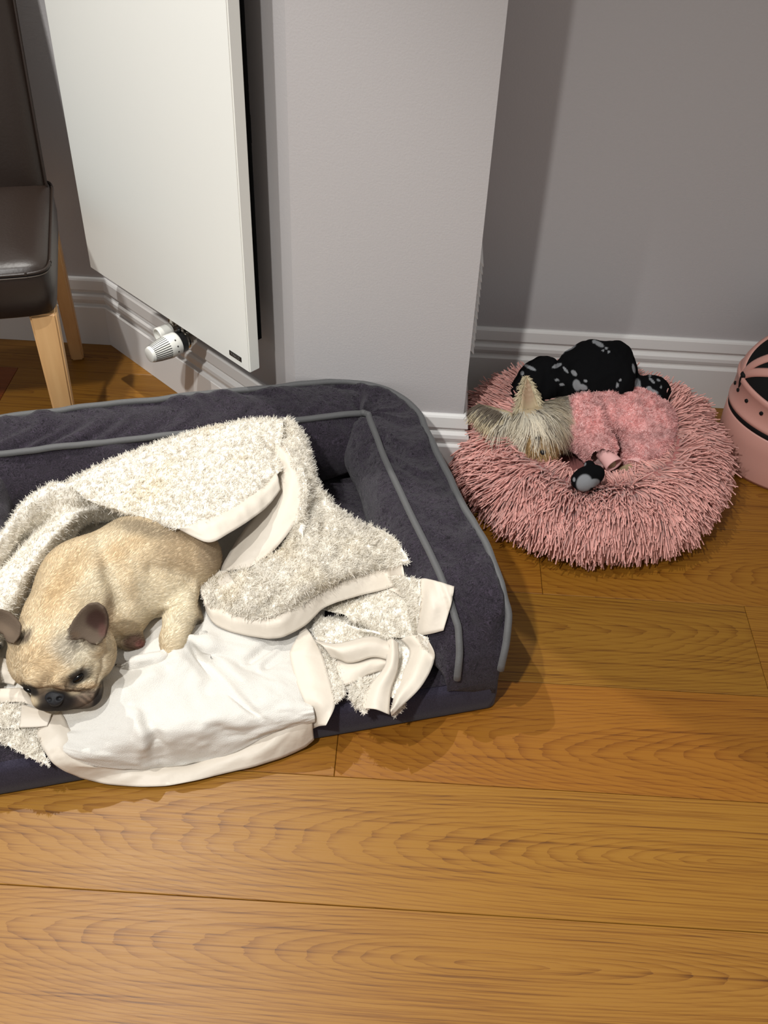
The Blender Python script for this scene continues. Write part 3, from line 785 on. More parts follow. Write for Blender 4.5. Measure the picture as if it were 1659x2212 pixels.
for a in (math.pi-.06, math.pi+.10, math.pi+.32, math.pi+.56):
    c = np.array([CC[0]+ca*.992*math.cos(a), CC[1]+cb_*.992*math.sin(a), .148+.038*(.5+.5*math.cos(a-math.pi))**3]); d = unit(np.array([math.cos(a)/ca, math.sin(a)/cb_, 0]))
    V, F = lathe([(-.004, .0042), (.0026, .0042), (.0032, .003)], c, d, 14); newmesh('eyelet', V, F, MT['carrier_black'], carrier)

# ------------------------------------------------------------------ cream fleece blanket
MT['fleece'] = mat('cream_fleece', (.80, .77, .70), .9, spec=.1, vcol=True)
MT['fleece_fibre'] = fibre(mat('cream_fleece_fibre', (.8, .77, .7), .9, spec=.1, vcol=True), .42)
MT['terry'] = mat('cream_terry', (.66, .63, .58), .95, spec=.06); noise_bump(MT['terry'], 760, .0015, .8, 3)
MT['satin'] = mat('cream_satin_hem', (.62, .555, .47), .48, spec=.3, sheen=.15); noise_bump(MT['satin'], 38, .004, .35, 3)
blanket = empty('blanket', tuple(px(500, 1300, .08)), 'cream fleece blanket with satin hem crumpled in the charcoal dog bed', 'blanket')
def project(V):
    D = V-CAMP; w = D@AW; return np.stack([829.5+FPX*(D@AR)/w, 1106-FPX*(D@AU)/w], 1)
def lay(x, y, up=0., off=.012):
    p = plane_hit(x, y, BO-BV*off, BV)
    if p[2] >= .086: return px(x, y, .090+up)
    if p[2] < .010: return px(x, y, .010)
    return p
def topts(rows):
    return np.array([[px(*q) if len(q) == 3 else lay(*q) for q in r] for r in rows])
def surf(C, nu, nv):
    C = np.asarray(C, float); A = np.stack([catmull(C[i], nv) for i in range(len(C))])
    return np.stack([catmull(A[:, j], nu) for j in range(nv)], 1)
def orient(V, F):
    N = vnormals(V, F)
    if np.mean(np.einsum('ij,ij->i', N, CAMP-V) > 0) < .5: F = F[:, ::-1].copy(); N = -N
    return F, N
def blanket_tone(P):
    st = np.clip(fbm(P*14, 2, 77)*.9-.25, 0, 1)[:, None]; s2 = fbm(P*40, 2, 78)[:, None]*.03
    return np.clip(np.array([[.84, .80, .725]])*(1-st)+np.array([[.80, .72, .57]])*st+s2, 0, 1)
_bb = [o for o in bedroot.children if o.name.split('.')[0] in ('bolster', 'mattress', 'base', 'piping')]
BEDHIT = []
for _o in _bb:
    _v = [_o.matrix_world @ q.co if False else q.co for q in _o.data.vertices]
    BEDHIT.append(BVHTree.FromPolygons(_v, [tuple(p.vertices) for p in _o.data.polygons]))
def drape(V, gap):
    D = V-CAMP; L = np.linalg.norm(D, axis=1); D = D/L[:, None]; out = V.copy(); cv = Vector(CAMP)
    for i in range(len(V)):
        d = Vector(D[i]); lim = L[i]
        for t in BEDHIT:
            h = t.ray_cast(cv, d)
            if h[0] is not None and h[3]-gap < lim: lim = h[3]-gap
        if lim < L[i]: out[i] = CAMP+D[i]*lim
    return out
PILE = []
def cloth(name, rows, nu, nv, m='fleece', thick=.010, wr=.004, wf=22, seed=0, pile=None, pre=None, stretch=(1, 1), creases=()):
    C = topts(rows) if pre is None else pre
    P = surf(C, nu, nv); n0, n1 = P.shape[:2]
    e = np.arange(n0*n1).reshape(n0, n1); F = np.stack([e[:-1, :-1], e[1:, :-1], e[1:, 1:], e[:-1, 1:]], -1).reshape(-1, 4)
    V = P.reshape(-1, 3); F, N = orient(V, F)
    a, b = np.meshgrid(np.linspace(0, 1, n0), np.linspace(0, 1, n1), indexing='ij')
    su = np.linalg.norm(P[-1]-P[0], axis=1).mean(); sv = np.linalg.norm(P[:, -1]-P[:, 0], axis=1).mean()
    q = np.stack([a.ravel()*su*wf*stretch[0], b.ravel()*sv*wf*stretch[1], np.full(n0*n1, seed*3.7)], 1)
    V = V+N*(wr*fbm(q, 3, 40+seed))[:, None]
    if creases:
        Q2 = project(V)
        for pts, dep, wpx in creases:
            c = catmull([(*q, 0) for q in pts], 24)[:, :2]; d = np.full(len(V), 1e9)
            for a_, b_ in zip(c[:-1], c[1:]):
                e_ = b_-a_; t_ = np.clip(((Q2-a_)@e_)/(e_@e_), 0, 1); d = np.minimum(d, np.linalg.norm(Q2-a_-t_[:, None]*e_, axis=1))
            e0 = np.linalg.norm(Q2-c[0], axis=1); e1_ = np.linalg.norm(Q2-c[-1], axis=1); Lc = np.linalg.norm(np.diff(c, axis=0), axis=1).sum()
            V = V+N*((1.7 if m == 'terry' else 1.)*dep*np.exp(-(d/wpx)**2)*np.clip(np.minimum(e0, e1_)/(.22*Lc), 0, 1))[:, None]
        N = vnormals(V, F)
    V = drape(V, thick+.004)
    if m == 'fleece':
        N = vnormals(V, F); V = V+N*(.0017*fbm(V*95, 2, 44))[:, None]
    N = vnormals(V, F)
    # rounded thickness
    rim = np.zeros((n0, n1)); k = np.minimum.reduce([np.arange(n0)[:, None]+0*rim, (n0-1-np.arange(n0))[:, None]+0*rim, np.arange(n1)[None]+0*rim, (n1-1-np.arange(n1))[None]+0*rim])
    th = thick*np.clip(np.sqrt(np.clip(k/3., 0, 1)), .12, 1).ravel()
    Vb = V-N*th[:, None]; nn = len(V)
    Fb = F[:, ::-1]+nn
    ed = np.concatenate([e[0, :], e[1:, -1], e[-1, ::-1][1:], e[1:-1, 0][::-1]])
    ed2 = np.roll(ed, -1); side = np.stack([ed, ed2, ed2+nn, ed+nn], 1)
    nf = vnormals(V, F)
    VV = np.vstack([V, Vb]); FF = np.vstack([F, Fb, side])
    o = newmesh(name, VV, FF, MT[m], blanket, colors=blanket_tone(VV) if m != 'satin' else None)
    bm = bmesh.new(); bm.from_mesh(o.data); bmesh.ops.recalc_face_normals(bm, faces=bm.faces); bm.to_mesh(o.data); bm.free()
    o.data.polygons.foreach_set('use_smooth', np.ones(len(o.data.polygons), bool))
    if pile: PILE.append((V, F, N, pile, seed))
    return P
def hem(name, A, B, zbul=.002, nu=10, nv=60, seed=0, wr=.0025, thick=.004, wf=30):
    A = np.array([px(*q) if len(q) == 3 else lay(*q) for q in A]); B = np.array([px(*q) if len(q) == 3 else lay(*q) for q in B])
    a = catmull(A, nv); b = catmull(B, nv); a = a+(a-b)*.18; a = a-unit(CAMP-a)*.004; mid = (a+b)/2+np.array([0, 0, zbul])+unit(CAMP-(a+b)/2)*zbul
    P = np.stack([a, mid, b]); 
    return cloth(name, None, nu, nv, 'satin', thick, wr, wf, seed, pre=P[:, ::max(1, nv//20)])

# lower sheet, smooth side up, draped over the front edge
LOW = [[(-60, 1200, .094), (120, 1140, .094), (240, 1100, .094), (360, 1080, .094), (480, 1075, .096), (600, 1080, .096), (700, 1150, .094)],
       [(-60, 1420, .094), (120, 1400, .094), (240, 1400, .096), (330, 1400, .108), (450, 1345, .112), (600, 1340, .100), (700, 1330, .096)],
       [(-40, 1490, .094), (110, 1480, .094), (235, 1445, .104), (350, 1412, .118), (405, 1378, .128), (560, 1400, .106), (650, 1400, .098)],
       [(0, 1530, .094), (125, 1530, .096), (250, 1490, .110), (360, 1470, .112), (440, 1420, .104), (560, 1440, .108), (655, 1450, .098)],
       [(40, 1552, .094), (140, 1560, .098), (265, 1535, .110), (375, 1520, .106), (480, 1480, .100), (580, 1480, .108), (668, 1500, .096)],
       [(60, 1575, .092), (150, 1590, .096), (290, 1585, .100), (400, 1570, .100), (500, 1545, .098), (600, 1530, .098), (676, 1530, .092)],
       [(75, 1590, .086), (160, 1625), (300, 1632), (410, 1615), (510, 1590), (600, 1565), (680, 1545)],
       [(95, 1610), (178, 1652), (300, 1663), (415, 1650), (515, 1620), (605, 1585), (680, 1558)]]
cloth('lower_layer', LOW, 130, 150, 'terry', .006, .0050, 13, 1, creases=[([(398, 1372), (430, 1418), (480, 1475), (535, 1525), (572, 1560)], -.010, 7), ([(425, 1368), (462, 1412), (512, 1465), (560, 1510)], .008, 22), ([(360, 1405), (400, 1440), (450, 1500)], .006, 20), ([(525, 1436), (560, 1410), (600, 1385)], -.007, 9), ([(560, 1446), (610, 1412), (640, 1385)], -.006, 10), ([(300, 1540), (335, 1590), (340, 1650)], -.006, 16), ([(275, 1520), (305, 1580), (310, 1640)], .005, 16), ([(230, 1425), (300, 1432), (380, 1412)], -.007, 8), ([(230, 1500), (300, 1480), (360, 1440)], .006, 22), ([(440, 1560), (520, 1590), (600, 1560)], -.004, 14), ([(470, 1150), (520, 1160), (580, 1150)], -.006, 8)])
hem('satin_hem', [(122, 1541, .100), (150, 1595, .094), (178, 1650), (240, 1662), (300, 1663), (415, 1650), (515, 1620), (605, 1585), (650, 1560), (684, 1530, .092)],
    [(73, 1572, .094), (96, 1622), (122, 1655), (180, 1683), (260, 1697), (360, 1697), (470, 1675), (570, 1650), (645, 1620), (696, 1585)], .003, 12, 100, 2)
cloth('lower_layer', [[(-30, 1560, .09), (40, 1562, .095), (80, 1568, .094)], [(-30, 1585, .08), (45, 1600, .08), (90, 1612)], [(-30, 1590, .07), (50, 1625), (108, 1656)]], 14, 24, 'fleece', .006, .002, 30, 3, pile=(1400, .009, .0009))
# ridge running behind the dog on the left
LEFT = [[(-60, 1230, .10), (5, 1180, .11), (50, 1120, .12), (104, 1075, .13), (150, 1065, .14), (240, 1060, .12)],
        [(-60, 1208, .22), (0, 1155, .225), (45, 1092, .232), (102, 1052, .236), (152, 1042, .236), (240, 1030, .19)],
        [(-60, 1250, .215), (0, 1195, .212), (52, 1130, .215), (106, 1085, .222), (160, 1060, .230), (245, 1050, .19)],
        [(-60, 1290, .195), (4, 1225, .184), (50, 1166, .178), (102, 1126, .184), (166, 1082, .212), (250, 1075, .18)],
        [(-60, 1300, .198), (2, 1240, .196), (42, 1185, .194), (96, 1146, .190), (168, 1096, .198), (255, 1085, .175)],
        [(-60, 1325, .215), (0, 1272, .212), (46, 1222, .210), (98, 1160, .204), (170, 1108, .194), (258, 1095, .17)],
        [(-60, 1385, .19), (18, 1325, .19), (60, 1255, .19), (112, 1178, .188), (176, 1116, .176), (260, 1105, .15)],
        [(-60, 1430, .09), (45, 1345, .10), (82, 1275, .10), (135, 1195, .10), (190, 1130, .10), (270, 1120, .10)]]
cloth('left_fold', LEFT, 56, 60, 'fleece', .008, .0035, 20, 4, pile=(7000, .010, .0010))
# upper cover lying over the dog's back
UP = [[(160, 1075, .11), (260, 1030, .12), (385, 985, .13), (505, 955, .14), (575, 945, .15), (625, 950, .16)],
      [(150, 1040, .225), (250, 990, .245), (380, 945, .258), (500, 915, .266), (570, 905, .272), (612, 906, .274)],
      [(160, 1055, .238), (262, 1018, .258), (392, 972, .272), (500, 945, .280), (566, 930, .282), (612, 930, .280)],
      [(172, 1066, .240), (272, 1045, .256), (400, 1008, .266), (495, 985, .278), (560, 965, .276), (606, 958, .270)],
      [(184, 1076, .240), (286, 1080, .258), (405, 1055, .266), (490, 1040, .270), (556, 1012, .268), (602, 985, .262)],
      [(196, 1086, .236), (298, 1112, .252), (398, 1115, .256), (484, 1085, .258), (560, 1042, .258), (605, 1005, .258)],
      [(204, 1092, .226), (304, 1123, .242), (396, 1141, .246), (482, 1110, .250), (562, 1060, .252), (606, 1018, .254)]]
cloth('upper_fold', UP, 64, 84, 'fleece', .010, .0045, 15, 5, pile=(10500, .010, .0010), stretch=(1, .7), creases=[([(195, 1040), (260, 1030), (330, 1006), (380, 988), (480, 960)], -.010, 10), ([(400, 1030), (470, 1010), (540, 975)], -.006, 14), ([(250, 1075), (330, 1085), (400, 1070)], .006, 18), ([(560, 925), (590, 960), (603, 985)], -.012, 9)])
hem('satin_hem', [(392, 1138, .248), (440, 1124, .250), (484, 1108, .251), (530, 1082, .252), (568, 1054, .253), (604, 1018, .255)],
    [(388, 1146, .242), (450, 1171, .236), (498, 1150, .238), (545, 1120, .240), (582, 1090, .242), (612, 1050, .246)], .004, 10, 60, 6, .003)
# inner satin turn-back running down to the heap
hem('satin_hem', [(585, 960, .262), (604, 1000, .250), (606, 1030, .240), (584, 1093, .215), (530, 1162, .185), (491, 1223, .160), (486, 1240, .150)],
    [(612, 958, .264), (634, 993, .262), (655, 1041, .246), (647, 1110, .220), (608, 1171, .192), (560, 1212, .178), (520, 1236, .166)], .004, 12, 60, 7, .003)
# right hand heap
HEAP = [[(596, 930, .262), (612, 906, .272), (630, 909, .274), (648, 930, .264), (657, 955, .235)],
        [(630, 990, .260), (644, 975, .268), (655, 972, .266), (667, 985, .252), (674, 1010, .222)],
        [(652, 1045, .244), (664, 1033, .250), (672, 1028, .246), (680, 1036, .230), (688, 1056, .204)],
        [(642, 1115, .216), (666, 1095, .226), (690, 1082, .214), (715, 1092, .204), (738, 1106, .180)],
        [(600, 1182, .184), (648, 1158, .202), (700, 1136, .192), (748, 1126, .190), (795, 1137, .162)],
        [(520, 1226, .166), (590, 1215, .186), (680, 1185, .190), (762, 1158, .186), (846, 1160, .150)],
        [(440, 1250, .150), (540, 1258, .172), (655, 1232, .188), (770, 1196, .176), (876, 1196, .140)],
        [(440, 1284, .144), (530, 1298, .166), (640, 1276, .180), (768, 1228, .166), (884, 1210, .134)],
        [(450, 1311, .132), (545, 1335, .142), (635, 1312, .152), (764, 1243, .150), (882, 1213, .130)]]
cloth('right_heap', HEAP, 90, 84, 'fleece', .008, .0060, 20, 8, pile=(13000, .011, .0010), stretch=(.5, 1.5), creases=[([(682, 1075), (668, 1120), (643, 1180)], -.010, 9), ([(658, 1110), (640, 1150), (604, 1197)], -.010, 9), ([(712, 1095), (696, 1160), (668, 1240)], -.009, 10), ([(625, 1240), (600, 1280), (570, 1320)], -.016, 12), ([(540, 1215), (556, 1260), (566, 1310)], -.012, 10), ([(780, 1140), (740, 1190), (690, 1240)], -.006, 14), ([(500, 1250), (470, 1290)], -.006, 14)])
hem('satin_hem', [(434, 1252, .148), (444, 1290, .142), (456, 1312, .134), (508, 1326, .140), (574, 1338, .144), (620, 1326, .150), (660, 1290, .154), (704, 1263, .152), (769, 1242, .150), (834, 1222, .142), (884, 1211, .130)],
    [(430, 1250, .144), (436, 1290, .132), (452, 1336, .120), (490, 1362, .118), (552, 1377, .116), (608, 1378, .120), (660, 1350, .124), (702, 1312, .132), (769, 1289, .134), (834, 1272, .134), (902, 1250, .130)], .004, 12, 110, 9, .0025)
cloth('satin_hem', [[(430, 1249, .146), (460, 1236, .154), (490, 1232, .160)], [(440, 1268, .150), (468, 1254, .160), (500, 1248, .166)], [(446, 1290, .142), (480, 1282, .154), (512, 1268, .166)]], 14, 18, 'satin', .004, .002, 40, 10)
# flap on the right
cloth('right_flap', [[(640, 1300, .098), (760, 1255, .108), (840, 1244, .122), (906, 1252, .140)], [(730, 1322, .118), (800, 1312, .130), (860, 1300, .138), (908, 1300, .142)],
                     [(760, 1340, .110), (820, 1345, .122), (868, 1340, .128), (902, 1338, .132)], [(776, 1349, .098), (834, 1374, .108), (880, 1378, .112), (896, 1375, .118)]], 30, 44, 'fleece', .008, .003, 24, 11, pile=(3200, .010, .0009))
cloth('satin_hem', [[(838, 1272, .138), (903, 1251, .150), (930, 1251, .156), (981, 1267, .150)], [(860, 1284, .141), (905, 1282, .148), (940, 1284, .152), (978, 1290, .146)],
                    [(902, 1318, .140), (915, 1318, .143), (940, 1318, .144), (971, 1318, .140)], [(897, 1376, .120), (915, 1372, .124), (935, 1368, .126), (958, 1362, .124)]], 20, 24, 'satin', .004, .0012, 20, 12)
# ruffled corner in front of it
cloth('corner_fleece', [[(684, 1330, .108), (740, 1345, .112), (800, 1368, .110), (850, 1380, .108)], [(676, 1362, .104), (730, 1368, .104), (790, 1372, .100), (846, 1392, .100)], [(688, 1392, .110), (730, 1396, .112), (800, 1384, .112), (842, 1398, .108)]], 16, 30, 'fleece', .006, .003, 30, 13, pile=(1100, .008, .0009))
cloth('corner_fleece', [[(640, 1340, .094), (760, 1330, .096), (860, 1350, .098), (925, 1378, .104)], [(680, 1400, .094), (770, 1400, .096), (850, 1420, .098), (925, 1420, .106)], [(720, 1470, .092), (780, 1450, .093), (840, 1470, .096), (900, 1470, .102)], [(742, 1492, .088), (780, 1480, .09), (830, 1500, .092), (866, 1515, .094)]], 24, 30, 'fleece', .004, .002, 30, 26, pile=(1600, .008, .0009))
hem('satin_hem', [(660, 1356, .112), (640, 1400, .112), (638, 1420, .110), (650, 1470, .104), (668, 1520, .098), (680, 1580)],
    [(684, 1388, .110), (694, 1408, .108), (702, 1430, .106), (716, 1480, .102), (724, 1522, .096), (702, 1572, .080)], .003, 12, 50, 14, .0015)
cloth('corner_fleece', [[(682, 1388, .106), (720, 1420, .104), (735, 1440, .100)], [(700, 1430, .104), (722, 1460, .102), (742, 1490, .098)], [(722, 1520, .096), (734, 1512, .098), (745, 1500, .094)]], 24, 14, 'fleece', .005, .002, 30, 15, pile=(700, .009, .0009))
hem('satin_hem', [(684, 1388, .116), (730, 1396, .120), (804, 1381, .122), (842, 1390, .116)], [(716, 1422, .106), (760, 1432, .108), (806, 1420, .114), (848, 1428, .110)], .008, 12, 40, 16, .002)
hem('satin_hem', [(722, 1428, .102), (768, 1436, .104), (812, 1420, .108), (842, 1430, .106)], [(738, 1484, .094), (765, 1474, .096), (796, 1458, .100), (840, 1445, .100)], .005, 12, 40, 17, .0015)
hem('satin_hem', [(838, 1384, .122), (840, 1412, .120), (834, 1442, .114), (806, 1480, .104), (790, 1510, .096), (786, 1537, .090)], [(860, 1388, .122), (862, 1414, .120), (858, 1450, .112), (846, 1490, .102), (842, 1520, .098), (842, 1547, .090)], .007, 12, 40, 18, .0015)
hem('satin_hem', [(874, 1380, .112), (892, 1410, .110), (876, 1456, .104), (852, 1510, .096), (842, 1546, .088)], [(922, 1375, .120), (939, 1420, .120), (912, 1480, .114), (864, 1530, .102), (844, 1549, .088)], .008, 12, 40, 19, .002)
cloth('corner_fleece', [[(756, 1484, .092), (780, 1470, .098), (806, 1464, .100)], [(758, 1505, .088), (780, 1500, .094), (800, 1500, .096)], [(764, 1520, .082), (778, 1530, .086), (790, 1540, .088)]], 14, 16, 'fleece', .006, .002, 30, 20, pile=(700, .012, .0010))
cloth('corner_fleece', [[(846, 1530, .088), (860, 1520, .088), (872, 1512, .088)], [(852, 1545, .082), (864, 1534, .082), (874, 1524, .082)]], 6, 8, 'fleece', .004, .001, 30, 23, pile=(160, .010, .0009))
# scraps beside the chin
cloth('satin_hem', [[(-40, 1420, .115), (5, 1420, .118), (34, 1440, .112)], [(-40, 1450, .112), (8, 1450, .116), (38, 1460, .106)], [(-40, 1478, .10), (5, 1476, .102), (30, 1480, .098)]], 14, 18, 'satin', .004, .0015, 30, 21)
cloth('satin_hem', [[(-40, 1490, .108), (22, 1486, .110), (50, 1488, .106), (70, 1512, .100)], [(-40, 1505, .106), (18, 1502, .108), (55, 1505, .104), (80, 1524, .098)], [(-40, 1520, .098), (10, 1518, .100), (50, 1518, .100), (92, 1534, .096)]], 12, 24, 'satin', .004, .001, 30, 22)
cloth('corner_fleece', [[(-40, 1520, .104), (20, 1520, .106), (47, 1520, .104)], [(-40, 1545, .104), (20, 1545, .106), (45, 1545, .104)], [(-40, 1570, .096), (20, 1572, .098), (43, 1572, .098)]], 14, 18, 'fleece', .006, .0015, 30, 24, pile=(1100, .009, .0009))
cloth('satin_hem', [[(47, 1520, .108), (80, 1530, .108), (112, 1540, .106)], [(45, 1545, .110), (78, 1550, .110), (107, 1555, .107)], [(42, 1572, .104), (75, 1571, .104), (102, 1568, .104)]], 12, 18, 'satin', .004, .001, 24, 25)

def build_pile():
    Vs = []; Fs = []; Cs = []; o = 0
    for V, F, N, (n, L, w), seed in PILE:
        rng = np.random.default_rng(100+seed); n = int(n*4.6)
        P, Q = sample_surface(V, F, N, n, rng)
        cl = np.stack([fbm(P*230, 2, 51), fbm(P*230, 2, 52), fbm(P*230, 2, 53)], 1); fi = rng.normal(size=P.shape)
        d = unit(Q*.75+cl*.60+fi*.22); b = unit(cl[:, ::-1]*1.2+fi*.5-Q*.55); ln = L*.50*(.55+.8*rng.random(n))[:, None]
        t = np.array([0, .4, .75, 1.])
        pth = P[:, None]-Q[:, None]*.0006+d[:, None]*(ln*t)[..., None]*.8+b[:, None]*(ln*t**2)[..., None]*1.0
        pth[..., 2] = np.maximum(pth[..., 2], .002)
        v, f, c = strands(pth, w*.62, w*.34, 1, blanket_tone(P)*(.98+.04*rng.random((n, 1))), Q)
        Vs.append(v); Fs.append(f+o); Cs.append(c); o += len(v)
    ob = newmesh('fleece_pile', np.vstack(Vs), np.vstack(Fs), MT['fleece_fibre'], blanket, colors=np.vstack(Cs)); tag(ob, kind='stuff')
build_pile()

# ------------------------------------------------------------------ french bulldog
def sp(x, y, z, r): return px(x, y, z), r*mpp(x, y, z)
MT['fur'] = mat('short_fawn_coat', (.5, .35, .2), .8, spec=.12, vcol=True)
noise_bump(MT['fur'], 500, .0007, .6, 3)
MT['coat_fibre'] = fibre(mat('short_fawn_hairs', (.5, .35, .2), .7, spec=.2, vcol=True), .35)
MT['eye'] = mat('dark_eye', (.003, .0025, .0025), .18, spec=.3)
MT['nose'] = mat('black_nose', (.013, .013, .015), .6, spec=.3); noise_bump(MT['nose'], 700, .0006, .6)
def cam_rot(ang, tilt=0., turn=0.):
    """columns: in-image axis at ang, its perpendicular, and towards the viewer (tilted)"""
    c, s = math.cos(ang), math.sin(ang); e1 = c*AR+s*AU; e2 = -s*AR+c*AU; e3 = -AW
    e2, e3 = e2*math.cos(tilt)+e3*math.sin(tilt), -e2*math.sin(tilt)+e3*math.cos(tilt)
    e1, e3 = e1*math.cos(turn)+e3*math.sin(turn), -e1*math.sin(turn)+e3*math.cos(turn)
    return np.stack([e1, e2, e3], 1)
class Hit:
    def __init__(s, V, F): s.t = BVHTree.FromPolygons([tuple(v) for v in V], [tuple(int(i) for i in f) for f in F])
    def __call__(s, x, y):
        d = Vector(ray(x, y)).normalized(); h = s.t.ray_cast(Vector(CAMP), d)
        return (np.array(h[0]), np.array(h[1])) if h[0] is not None else (px(x, y, .15), -np.array(d))
def frenchie():
    root = empty('french_bulldog', tuple(px(250, 1280, .1)), 'fawn french bulldog with dark muzzle curled up on the cream blanket', 'dog')
    lo = np.array([-.80, .86, .085]); hi = np.array([-.20, 1.42, .31])
    S = SDF(lo, hi, .0027)
    B = lambda *a: sp(*a)
    # trunk
    S.chain([B(405, 1208, .160, 74), B(300, 1214, .172, 94), B(190, 1268, .176, 99), B(138, 1335, .186, 86)], .03)
    p, r = B(345, 1200, .170, 80); S.ell(p, r, k=.03)
    # haunch and hind leg
    p, r = B(350, 1262, .150, 70); S.ell(p, r, k=.025)
    S.chain([B(362, 1258, .152, 56), B(398, 1282, .150, 27), B(390, 1330, .140, 34), B(376, 1380, .122, 28), B(370, 1420, .104, 22)], .012)
    # chest underside and folded foreleg
    p, r = B(255, 1330, .140, 62); S.ell(p, r, k=.03)
    S.chain([B(245, 1345, .130, 40), B(280, 1382, .116, 19), B(296, 1388, .112, 16)], .012)
    S.chain([B(405, 1310, .118, 26), B(432, 1358, .104, 14)], .01)
    # head
    p, r = B(122, 1405, .180, 92); S.ell(p, r, k=.03)
    p, r = B(185, 1412, .172, 64); S.ell(p, r, k=.03)
    p, r = B(80, 1425, .170, 56); S.ell(p, r, k=.025)
    R = cam_rot(.16); m = mpp(145, 1490, .14)
    S.ell(px(145, 1490, .145), (74*m, 44*m, 46*m), R, .014)
    S.ell(px(186, 1496, .140), (36*m, 34*m, 36*m), R, .008)
    S.ell(px(100, 1508, .142), (30*m, 26*m, 34*m), R, .008)
    # brows
    for x, y, z, a in ((160, 1440, .192, 30), (75, 1462, .188, 22), (133, 1472, .185, 20)): p, r = B(x, y, z, a); S.ell(p, r, k=.012)
    V, F = S.mesh(0); H = Hit(V, F)
    def surf_line(pts, lift): return [H(x, y)[0]+unit(CAMP-H(x, y)[0])*lift*m for x, y in pts]
    def groove(pts, rpx, lift=1.5, k=.004):
        L_ = surf_line(pts, lift)
        for a, b in zip(L_[:-1], L_[1:]): S.cone(a, b, rpx*m, rpx*m, k, True)
    def ridge(pts, rpx, lift=0, k=.006):
        L_ = surf_line(pts, lift)
        for a, b in zip(L_[:-1], L_[1:]): S.cone(a, b, rpx*m, rpx*m, k)
    ridge([(100, 1482), (118, 1474), (140, 1484), (168, 1488), (200, 1480)], 5)
    groove([(92, 1492), (108, 1483), (132, 1493), (165, 1497), (197, 1491), (210, 1482)], 3.4)
    groove([(76, 1505), (88, 1496), (98, 1488)], 3)
    groove([(152, 1534), (186, 1526), (210, 1508), (220, 1478)], 4.5, 2)
    groove([(118, 1512), (122, 1532)], 3)
    groove([(216, 1400), (224, 1440), (214, 1470)], 3, 1.5, .008)
    for pts in ([(140, 1470), (150, 1478), (172, 1470), (184, 1448)], [(48, 1478), (60, 1492), (78, 1492)]): groove(pts, 7, 3, .006)
    groove([(232, 1352), (258, 1380), (262, 1404)], 4, 2, .012)
    groove([(330, 1228), (378, 1234), (410, 1254)], 5, 3, .02)
    groove([(348, 1330), (368, 1312), (400, 1302)], 4, 2, .010)
    groove([(215, 1170), (250, 1240), (262, 1300)], 7, 6, .03); groove([(120, 1260), (160, 1225), (180, 1180)], 6, 5, .03)
    # ears: cupped plates following the ear outline
    def ear(cx, cy, z, outline, cupr, tilt, turn):
        mm = mpp(cx, cy, z); Rm = cam_rot(0, tilt, turn); poly = [((x-cx)*mm*.94, -(y-cy)*mm*.94) for x, y in outline]
        S.plate(px(cx, cy, z), Rm, poly, .0020, lambda x, y: ((x/mm-cupr[1])**2+.8*(y/mm-cupr[2])**2)*mm/cupr[0]-.008, .005, .0028)
    S.chain([B(200, 1392, .215, 26), B(206, 1362, .240, 22)], .010)
    ear(196, 1345, .262, [(151, 1374), (155, 1358), (164, 1338), (179, 1317), (198, 1302), (216, 1299), (229, 1309), (233, 1330), (231, 1352), (226, 1376), (213, 1390), (198, 1388), (184, 1378), (164, 1379)], (95, 14, -2), .1, .15)
    S.chain([B(40, 1390, .215, 20), B(26, 1368, .235, 16)], .010)
    ear(5, 1352, .252, [(-45, 1335), (-20, 1322), (0, 1317), (18, 1324), (34, 1338), (45, 1352), (44, 1372), (34, 1388), (20, 1386), (8, 1366), (-8, 1362), (-45, 1385)], (90, 0, 8), -.1, -.2)
    V, F = S.mesh(1); N = vnormals(V, F)
    H = Hit(V, F); PX_ = project(V)
    # coat colours: fawn with paler, darker and grey patches, black mask and brown ears
    C = np.tile([[.67, .545, .365]], (len(V), 1))
    nse = fbm(V*18, 3, 61)[:, None]; C = C*(1+.08*nse)
    face = (np.einsum('ij,ij->i', N, unit(CAMP-V)) > -.2)
    def blob(x, y, rx, ry, col, amt, ang=0, soft=1., front=True):
        nonlocal C
        q = PX_-np.array([x, y]); c, s = math.cos(ang), math.sin(ang); a = (q[:, 0]*c+q[:, 1]*s)/rx; b = (-q[:, 0]*s+q[:, 1]*c)/ry
        d = np.sqrt(a*a+b*b)+.12*fbm(V*60, 2, 63); w = amt/(1+np.exp((d-1)*6/soft))
        if front: w = w*face
        C = C*(1-w[:, None])+np.array(col)*w[:, None]
    pale = (.77, .70, .54); gold = (.60, .43, .235); grey = (.30, .25, .185); dark = (.022, .019, .018); brown = (.070, .047, .034)
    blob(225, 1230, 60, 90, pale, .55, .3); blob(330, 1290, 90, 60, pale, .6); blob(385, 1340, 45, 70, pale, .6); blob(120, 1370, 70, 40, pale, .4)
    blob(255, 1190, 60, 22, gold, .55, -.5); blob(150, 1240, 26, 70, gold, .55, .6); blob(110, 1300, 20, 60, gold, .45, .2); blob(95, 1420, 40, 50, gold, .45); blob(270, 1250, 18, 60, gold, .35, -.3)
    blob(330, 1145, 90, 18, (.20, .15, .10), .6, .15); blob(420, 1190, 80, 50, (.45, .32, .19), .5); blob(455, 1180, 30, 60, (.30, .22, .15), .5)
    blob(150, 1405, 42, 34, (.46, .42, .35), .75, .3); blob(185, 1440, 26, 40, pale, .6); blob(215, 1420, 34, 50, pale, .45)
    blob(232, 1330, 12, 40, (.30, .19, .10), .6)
    blob(145, 1526, 90, 20, dark, .95, -.16, .6); blob(118, 1503, 36, 20, dark, .95, .1, .6); blob(186, 1508, 32, 17, (.11, .08, .06), .85, -.35, .6)
    for q in range(3): blob(176+q*11, 1512-q*6, 3, 15, (.26, .19, .14), .6, -.9, .5)
